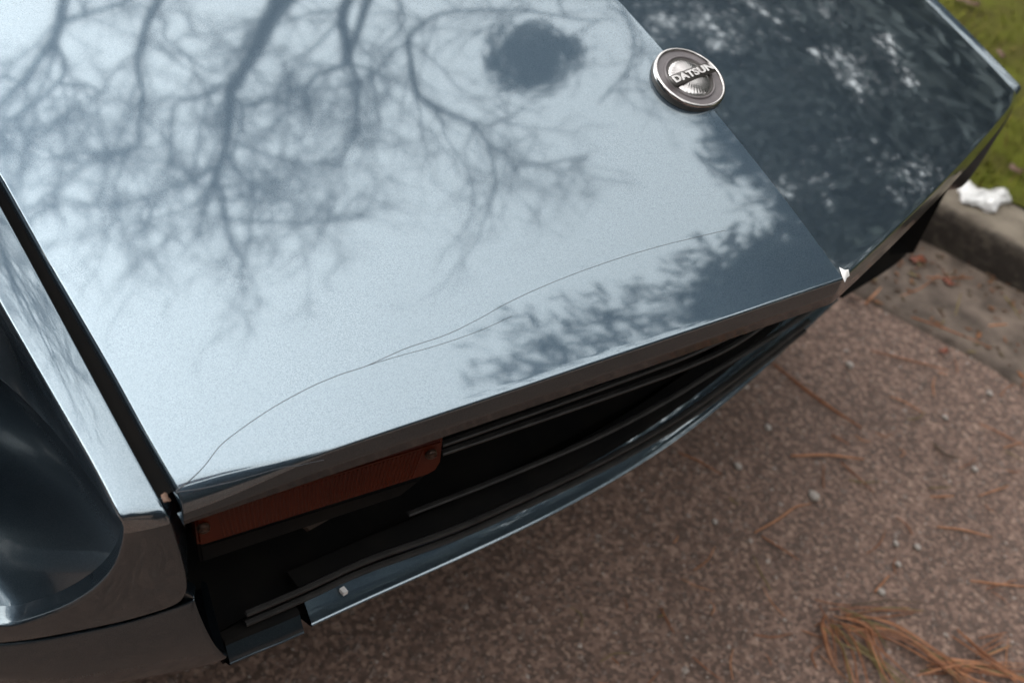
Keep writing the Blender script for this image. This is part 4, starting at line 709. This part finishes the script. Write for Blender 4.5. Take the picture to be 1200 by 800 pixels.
# leaves
def leaf(name, x, y, z, r, seed, m):
    rg = random.Random(seed); V = [(0, 0, r * .18)]; n = 14
    for i in range(n):
        a = 2 * math.pi * i / n; rr = r * (.7 + .5 * rg.random()) * (1 if abs(math.sin(a)) < .8 else .62)
        V.append((rr * math.cos(a), rr * .7 * math.sin(a), r * .25 * rg.random() + .0015))
    V += [(vx * .97, vy * .97, vz - .0009) for vx, vy, vz in V]
    F = [(0, 1 + i, 1 + (i + 1) % n) for i in range(n)] + [(n + 1, n + 2 + (i + 1) % n, n + 2 + i) for i in range(n)] + [(1 + i, n + 2 + i, n + 2 + (i + 1) % n, 1 + (i + 1) % n) for i in range(n)]
    o = obj(name, mesh(name, V, F), m); o.location = (x, y, z); o.rotation_euler = (0, 0, rg.uniform(0, 6)); return o
for i, (lb, (x, y), r, c) in enumerate(D['leaves']):
    tag(leaf('dead_leaf', x, y, .006, r, i + 3, (M_leaf, M_leafb)[c]), lb, 'leaf', 'dead leaves in the gutter')
for i, (lb, (x, y), r) in enumerate(D['grass_leaves']):
    q = Vector((x, y, 0)) - KO
    tag(leaf('dead_leaf', x, y, verge_z(q.dot(KU), q.dot(KV)) + .012, r * .55, i + 30, M_leafb), lb, 'leaf', 'dead leaves on the grass')
rg = random.Random(8)
for i in range(14):
    u_, v_ = rg.uniform(-.7, .1), rg.uniform(.2, .9); p = K(u_, v_, verge_z(u_, v_) + .010)
    tag(leaf('dead_leaf', p.x, p.y, p.z, rg.uniform(.008, .016), i + 60, M_leafb), 'small crumpled brown leaf scattered among the mossy grass', 'leaf', 'small brown leaves among the grass')
o = leaf('dead_leaf', D['gap_leaf'][0], D['gap_leaf'][1] - .004, hood_z(D['gap_leaf'][0], D['gap_leaf'][1]) - .004, .0045, 4, M_leafb)
tag(o, 'tiny brown leaf scrap caught in the gap at the hood corner', 'leaf')
# pale pebbles
PL = ['pale pebble on the upper road below the gutter', 'wide pale pebble near the right edge of the road', 'square cream pebble right of the bent needle', 'white pebble above the heap, upper of a close pair', 'white pebble above the heap, lower of a close pair', 'small white pebble beside the short orange stick', 'pair of pale stones near the blue lip', 'small cream pebble by the bean shaped twig', 'dull pale pebble in the middle of the road', 'small pebble right of the close white pair', 'cream pebble under the long double needle', 'small pale pebble at the far right of the road']
for i, (x, y) in enumerate(D['pebbles']):
    rg = random.Random(i); bm = bmesh.new(); bmesh.ops.create_icosphere(bm, subdivisions=2, radius=1)
    r = rg.uniform(.0032, .0062) * (1.25 if i in (1, 2) else 1)
    for v in bm.verts:
        v.co *= 1 + .25 * noise.noise(v.co * 1.3 + Vector((i * 7, 0, 0)))
        v.co = Vector((v.co.x * r * 1.2, v.co.y * r, v.co.z * r * .7))
    o = obj('pebble', bm_mesh('pebble', bm), M_pebble); o.location = (x, y, .003); tag(o, PL[i], 'pebble', 'pale pebbles on the road')
# crumpled white paper on the kerb
P = [Vector(p) for p in D['paper']]; c = sum(P, Vector()) / len(P)
rows = []
Q = []
for i in range(len(P)):
    for k in range(5):
        q = P[i].lerp(P[(i + 1) % len(P)], k / 5); Q.append(q + (q - c).normalized() * noise.noise((i * 3.1 + k * .7, k, 0)) * .004)
base = .083
for f_, zt in [(1.0, base + .001), (1.01, base + .004), (.9, base + .009), (.65, base + .013), (.35, base + .012), (.03, base + .014)]:
    rows.append([Vector((c.x + (q.x - c.x) * f_, c.y + (q.y - c.y) * f_, zt + .009 * noise.noise((q.x * 110 * f_, q.y * 110 * f_, f_ * 5)))) for q in Q])
o = obj('paper_scrap', recalc(mesh('paper_scrap', *grid(rows, True))), M_paper, smooth=False)
tag(o, 'crumpled white paper scrap lying on the kerb top by the grass', 'paper')

# ================================================================== TREES (seen mirrored in the hood)
def wobble(p, d, L, n, rg, up=.15):
    pts = [p]; d = d.normalized(); s = L / n
    for i in range(n):
        d = (d + Vector((rg.gauss(0, .22), rg.gauss(0, .22), rg.gauss(0, .2) + up * .3))).normalized()
        pts.append(pts[-1] + d * s)
    return pts
def grow(pts, rads, depth, rg, acc, dens, keep=1.0):
    L = sum((pts[i + 1] - pts[i]).length for i in range(len(pts) - 1)); n = max(2, int(L * dens))
    for k in range(n):
        t = (k + rg.random()) / n * (len(pts) - 1); i = min(int(t), len(pts) - 2)
        p = pts[i].lerp(pts[i + 1], t - i); r = (rads[i] + (rads[i + 1] - rads[i]) * (t - i)) * rg.uniform(.4, .6)
        if depth == 0: r = min(r, .022)
        tg = (pts[i + 1] - pts[i]).normalized(); o_ = tg.orthogonal().normalized(); o_.rotate(Matrix.Rotation(rg.uniform(0, 6.283), 3, tg))
        d = tg * rg.uniform(.45, .9) + o_ * rg.uniform(.6, 1.0)
        ln = (1.8, .95, .5)[depth] * rg.uniform(.6, 1.25)
        r = max(r, (.016, .0115, .0085)[depth])
        q = wobble(p, d, ln, (6, 4, 3)[depth], rg)
        rr = [r * (1 - .7 * j / (len(q) - 1)) for j in range(len(q))]
        acc.append((q, rr, depth))
        if depth < 2: grow(q, rr, depth + 1, rg, acc, (0, 3.7, 3.4)[depth + 1])
rg = random.Random(12)
bases = {1: Vector((-9.5, 3.6, .1)), 2: Vector((-5.5, 6.8, .1))}
for tid in (1, 2):
    t = empty('bare_tree', bases[tid])
    tag(t, ['', 'tall leafless tree behind the car, mirrored with its thick limbs in the hood', 'leafless tree beside it with a round dark clump in its crown, mirrored in the hood'][tid], 'tree', 'leafless trees on the verge')
    mains = [[Vector(p[:3]) for p in b] for i, b in D['branches'] if i == tid]; rad = [[p[3] for p in b] for i, b in D['branches'] if i == tid]
    starts = [mm for mm, r in zip(mains, rad) if r[0] > .045]
    fork = bases[tid] + (sum((s[0] for s in starts), Vector()) / len(starts) - bases[tid]) * .42 + Vector((0, 0, .4))
    pts = spline([bases[tid] - bases[tid], (fork - bases[tid]) * .5 + Vector((.15, .1, .3)), fork - bases[tid]], 8)
    obj('trunk', mesh('trunk', *tube(pts, [.30 - .10 * i / (len(pts) - 1) + (.12 if i == 0 else 0) for i in range(len(pts))], 14)), M_bark, t)
    acc = []
    for P, rr in zip(mains, rad):
        P = [p - bases[tid] for p in P]
        if rr[0] > .045 and (P[0] + bases[tid] - fork).length > .5:
            f0 = fork - bases[tid]; mid = f0.lerp(P[0], .5) + Vector((0, 0, -.25))
            st = spline([f0, mid, P[0]], 5)[:-1]; r0 = [max(rr[0], .16 - (.16 - rr[0]) * i / len(st)) for i in range(len(st))]
            P2, rr2 = st + P, r0 + rr
        else: P2, rr2 = P, rr
        n_ = 3; PP = spline(P2, n_); RR = []
        for i in range(len(P2) - 1):
            for k in range(n_): RR.append(rr2[i] + (rr2[i + 1] - rr2[i]) * k / n_)
        RR.append(rr2[-1])
        obj('limb', mesh('limb', *tube(PP, RR, 8)), M_bark, t)
        grow(P, rr, 0, rg, acc, 2.9)
    V = []; F = []
    for q, rr, dp in acc:
        v, f = tube(q, rr, (5, 4, 3)[dp], False); k = len(V); V += v; F += [tuple(i + k for i in x) for x in f]
    o = obj('twigs', mesh('twigs', V, F), M_twig, t); o['kind'] = 'stuff'
    print('twigs', len(acc), len(F))
    if tid == 2:
        V = []; F = []
        rgn = random.Random(2)
        for p in D['mistletoe']:
            p = Vector(p) - bases[2]
            for k in range(24):
                c = p + Vector((rgn.gauss(0, .13), rgn.gauss(0, .13), rgn.gauss(0, .13))); a = Vector((rgn.gauss(0, 1), rgn.gauss(0, 1), rgn.gauss(0, 1))).normalized(); b = a.orthogonal().normalized() * .03
                k_ = len(V); V += [c - a * .07, c + b, c + a * .07, c - b]; F.append((k_, k_ + 1, k_ + 2, k_ + 3))
        o = obj('mistletoe', mesh('mistletoe', V, F), M_needle_leaf, t, smooth=False); o['kind'] = 'stuff'

def conifer(base, H, Rr, lab, seed, nleaf, gaps=(), extra=(), m=M_hedge, low=.05, leaf=.16):
    rg = np.random.default_rng(seed); base = Vector(base)
    t = empty('evergreen_tree', base); tag(t, lab, 'tree', 'dark evergreens beyond the kerb')
    v, f = tube([Vector((0, 0, H * i / 8)) for i in range(9)], [.22 * (1 - i / 8.5) + .01 for i in range(9)], 10)
    parts = [(v, f)]
    nb = int(H * 5)
    br = []
    for i in range(nb):
        h = H * (low + (1 - low) * (i + .5) / nb); rr = Rr * (1 - (h / H) ** 1.6) ** .8 * rg.uniform(.7, 1.15) + .15; a = rg.uniform(0, 6.283)
        tip = Vector((rr * math.cos(a), rr * math.sin(a), h + rr * .15 + rg.uniform(-.2, .2))); br.append((Vector((0, 0, h - rr * .15)), tip))
        parts.append(tube([Vector((0, 0, h - rr * .15)), Vector((0, 0, h)).lerp(tip, .6), tip], [.045, .028, .01], 5))
    obj('trunk', mesh('trunk', *join(parts)), M_bark, t)
    V = []; F = []
    G = [(Vector(g_[:3]), Vector(g_[3:6]), g_[6], g_[7]) for g_ in gaps]
    def put(c, s, al=None, asp=.4):
        for q, r, ga, gb in G:
            d = (c + base - q).normalized(); e = d - r; hz = r.cross(Vector((0, 0, 1))).normalized(); vz = hz.cross(r)
            if (e.dot(hz) / ga) ** 2 + (e.dot(vz) / gb) ** 2 < 1.0 + rg.normal() * .5 and rg.random() < .72: return
        a = Vector(rg.normal(size=3)).normalized(); 
        if al is not None: a = (a * .55 + al).normalized()
        b = a.cross(Vector(rg.normal(size=3))).normalized()
        k = len(V); V.extend([c - a * s, c + b * s * asp, c + a * s, c - b * s * asp]); F.append((k, k + 1, k + 2, k + 3))
    for i in range(nleaf):
        b0, tip = br[rg.integers(len(br))]; q = rg.random() ** .7; sp = .12 + .28 * (1 - abs(q - .6))
        put(b0.lerp(tip, q) + Vector(rg.normal(0, sp, 3)), leaf * rg.uniform(.5, 1.3))
    for p in extra:
        p = Vector(p) - base
        for k in range(7): put(p + Vector(rg.normal(0, 1, 3) * (.28, .22, .10)), leaf * 1.5 * rg.uniform(.4, 1.2), Vector((.75, .62, .1)), .13)
    o = obj('crown', mesh('crown', V, F), m, t, smooth=False); o['kind'] = 'stuff'
    return t
ex = D['bough']
conifer((2.6, 5.6, .1), 12.5, 2.4, 'tall dark pine reaching over the front of the car with long boughs', 1, 15000, (), ex, M_needle_leaf, .2, .14)
pos_ = [(-9.5, 14.5, 8.0), (-7.4, 13.0, 7.4), (-5.4, 12.0, 9.2), (-3.4, 12.5, 9.6), (-1.5, 11.5, 8.6), (.4, 11.8, 8.0), (2.4, 11.0, 7.6), (4.6, 11.8, 8.4), (6.8, 11.0, 8.0)]
el_ = ['evergreen at the far rear end of the dark row', 'second evergreen from the rear end of the dark row', 'third evergreen of the dark row, behind the car', 'evergreen of the dark row level with the wing', 'evergreen of the dark row straight across from the badge', 'slightly taller evergreen across from the nose of the car', 'evergreen of the dark row just past the nose', 'tallest evergreen of the dark row beyond the pine', 'evergreen at the front end of the dark row']
for i, (x, y, h_) in enumerate(pos_):
    conifer((x, y, .1), h_, 1.9, el_[i], 20 + i, (30000 if 1 < i < 7 else 12000), D['gaps'], (), M_hedge, .02, (.085 if 1 < i < 7 else .14))
# hedge beyond the verge, and others added out of view to block low sky
def hedge(name, x0, y0, x1, y1, h, wd, lab, seed, n):
    rg = np.random.default_rng(seed); a = Vector((x0, y0, .1)); b = Vector((x1, y1, .1)); t = empty(name, a); tag(t, lab, 'hedge')
    V = []; F = []
    s = (b - a).normalized(); nn = Vector((-s.y, s.x, 0)); L = (b - a).length
    for i in range(n):
        u_, v_, z_ = rg.uniform(0, L), rg.uniform(-wd, wd), h * rg.random() ** .8
        z_ += noise.noise((u_ * .6, seed, 0)) * .3
        c = s * u_ + nn * v_ + Vector((0, 0, z_)); p = Vector(rg.normal(size=3)).normalized(); q = p.cross(Vector(rg.normal(size=3))).normalized(); k = len(V)
        V += [c - p * .2, c + q * .1, c + p * .2, c - q * .1]; F.append((k, k + 1, k + 2, k + 3))
    o = obj('crown', mesh('crown', V, F), M_hedge, t, smooth=False); o['kind'] = 'stuff'
    st_ = obj('stems', mesh('stems', *join([tube([s * (L * (i + .5) / 12), s * (L * (i + .5) / 12) + Vector((0, 0, h * .7))], [.05, .03], 6) for i in range(12)])), M_bark, t); st_['kind'] = 'stuff'
hedge('hedge', -12, 9.5, 14, 8.5, 2.2, .6, 'long dark hedge on the far side of the verge', 3, 16000)
hedge('hedge', 12, 9, 13, -9, 5.2, .9, 'tall added hedge blocking the low sky in front of the car', 4, 18000)
hedge('hedge', -16, -8.5, 13, -9.5, 4.6, .9, 'tall added hedge blocking the low sky across the road behind the photographer', 5, 26000)
hedge('hedge', -17, -9, -17, 9, 4.2, .9, 'added hedge blocking the low sky far behind the car', 6, 12000)
for i, (x, y, h_) in enumerate([(8.5, 6.0, 9.5), (9.0, 2.5, 10.5), (8.8, -1.0, 9.0), (9.4, -4.6, 10.0)]):
    conifer((x, y, .1), h_, 2.3, ['dark conifer ahead of the car, nearest the verge side', 'tallest conifer ahead of the car', 'shortest conifer ahead of the car', 'conifer ahead of the car on the far road side'][i], 60 + i, 9000, (), (), M_hedge, .02, .22)
for i, (x, y, h_) in enumerate([(-8.0, -8.6, 8.5), (-4.2, -8.2, 9.5), (-.6, -8.8, 8.8), (3.0, -8.1, 9.8), (6.4, -8.7, 9.0)]):  # unseen conifers added across the road to keep bright sky off the scoop
    conifer((x, y, .1), h_, 2.4, ['added conifer across the road, behind the tail of the car', 'added conifer across the road, level with the doors', 'added conifer across the road, level with the lamp scoop', 'tallest added conifer across the road, ahead of the nose', 'added conifer across the road, farthest ahead'][i], 80 + i, 8000, (), (), M_hedge, .02, .22)

# ================================================================== the photographer, standing at the corner of the car
M_skin = mat("skin", (.48, .29, .21), .5, var=(.42, .24, .17), scale=14)
M_coat = mat("dark_coat_cloth", (.016, .017, .022), .9, spec=.2, var=(.026, .027, .033), scale=60, bump=.4, bscale=300)
M_trs = mat("dark_trouser_cloth", (.014, .015, .02), .9, spec=.2, var=(.022, .024, .032), scale=60, bump=.3, bscale=300)
M_hair = mat("dark_hair", (.03, .02, .014), .6, var=(.05, .033, .022), scale=90)
M_shoe = mat("shoe_leather", (.015, .013, .012), .5, var=(.025, .022, .02), scale=30)
M_eye = mat("eye", (.55, .53, .5), .2, var=(.5, .48, .45), scale=9)
PF = Vector((.51, -.985, 0)); fd = Vector((-.64, .77, 0)); rt = Vector((fd.y, -fd.x, 0))
person = empty('person', PF); tag(person, 'person in a dark coat and dark trousers standing with hands in pockets, facing the car', 'person')
def pp(r_, f_, z_): return rt * r_ + fd * f_ + Vector((0, 0, z_))
def skinned(name, verts, edges, m, root, lv=2):
    me = bpy.data.meshes.new(name); me.from_pydata([pp(*v[:3]) for v in verts], edges, []); o = bpy.data.objects.new(name, me); C.objects.link(o); o.parent = person
    sk = o.modifiers.new('skin', 'SKIN'); sk.use_smooth_shade = True
    for i, v in enumerate(verts):
        d_ = me.skin_vertices[0].data[i]; d_.radius = (v[3], v[4] if len(v) > 4 else v[3]); d_.use_root = (i == root)
    ss = o.modifiers.new('subsurf', 'SUBSURF'); ss.levels = lv; ss.render_levels = lv
    me.materials.append(m); return o
# body: pelvis, spine, neck, head and limbs in one surface
bv = [(0, 0, .90, .085, .07), (0, .0, 1.10, .08, .065), (0, .02, 1.28, .09, .07), (0, .03, 1.40, .05), (0, .05, 1.46, .045), (0, .07, 1.52, .065, .075), (0, .065, 1.60, .075, .09), (0, .06, 1.68, .055, .06),
      (.10, 0, .84, .075), (.11, .02, .48, .05), (.11, -.01, .10, .035), (-.10, 0, .84, .075), (-.11, .02, .48, .05), (-.11, -.01, .10, .035),
      (.17, .02, 1.35, .045), (.24, -.02, 1.10, .038), (.19, .08, .90, .028), (-.17, .02, 1.35, .045), (-.24, -.02, 1.10, .038), (-.19, .08, .90, .028)]
be = [(0, 1), (1, 2), (2, 3), (3, 4), (4, 5), (5, 6), (6, 7), (0, 8), (8, 9), (9, 10), (0, 11), (11, 12), (12, 13), (2, 14), (14, 15), (15, 16), (2, 17), (17, 18), (18, 19)]
skinned('body', bv, be, M_skin, 0)
cv = [(0, 0, .76, .17, .13), (0, 0, .92, .165, .125), (0, .0, 1.10, .155, .115), (0, .02, 1.27, .165, .12), (0, .03, 1.37, .085), (0, .04, 1.41, .065),
      (.18, .02, 1.34, .068), (.255, -.025, 1.10, .056), (.20, .085, .90, .048), (-.18, .02, 1.34, .068), (-.255, -.025, 1.10, .056), (-.20, .085, .90, .048)]
skinned('coat', cv, [(0, 1), (1, 2), (2, 3), (3, 4), (4, 5), (3, 6), (6, 7), (7, 8), (3, 9), (9, 10), (10, 11)], M_coat, 1)
tv = [(0, 0, .90, .13, .10), (.10, 0, .82, .092), (.112, .02, .48, .070), (.112, -.01, .08, .062), (-.10, 0, .82, .092), (-.112, .02, .48, .070), (-.112, -.01, .08, .062)]
skinned('trousers', tv, [(0, 1), (1, 2), (2, 3), (0, 4), (4, 5), (5, 6)], M_trs, 0)
for sg in (1, -1):
    skinned('shoe', [(.112 * sg, -.06, .042, .038, .036), (.115 * sg, .05, .038, .044, .034), (.122 * sg, .15, .030, .038, .026), (.124 * sg, .19, .026, .024, .02)], [(0, 1), (1, 2), (2, 3)], M_shoe, 0)
def blob(name, c, rad, m, cut=None):
    bm = bmesh.new(); bmesh.ops.create_icosphere(bm, subdivisions=3, radius=1)
    if cut is not None: bmesh.ops.delete(bm, geom=[v for v in bm.verts if cut(v.co)], context='VERTS')
    for v in bm.verts: v.co = pp(c[0] + v.co.x * rad[0], c[1] + v.co.y * rad[1], c[2] + v.co.z * rad[2])
    return obj(name, bm_mesh(name, bm), m, person)
blob('hair', (0, .045, 1.635), (.088, .108, .105), M_hair, lambda c: c.y > .55 and c.z < .62 or c.z < -.45)
blob('nose', (0, .155, 1.575), (.014, .022, .022), M_skin)
blob('mouth', (0, .142, 1.533), (.024, .008, .007), mat("lips", (.4, .17, .14), .5, var=(.36, .15, .12)))
for sg in (1, -1):
    blob('eye', (.030 * sg, .137, 1.607), (.012, .009, .009), M_eye)
    blob('ear', (.080 * sg, .05, 1.59), (.012, .022, .032), M_skin)
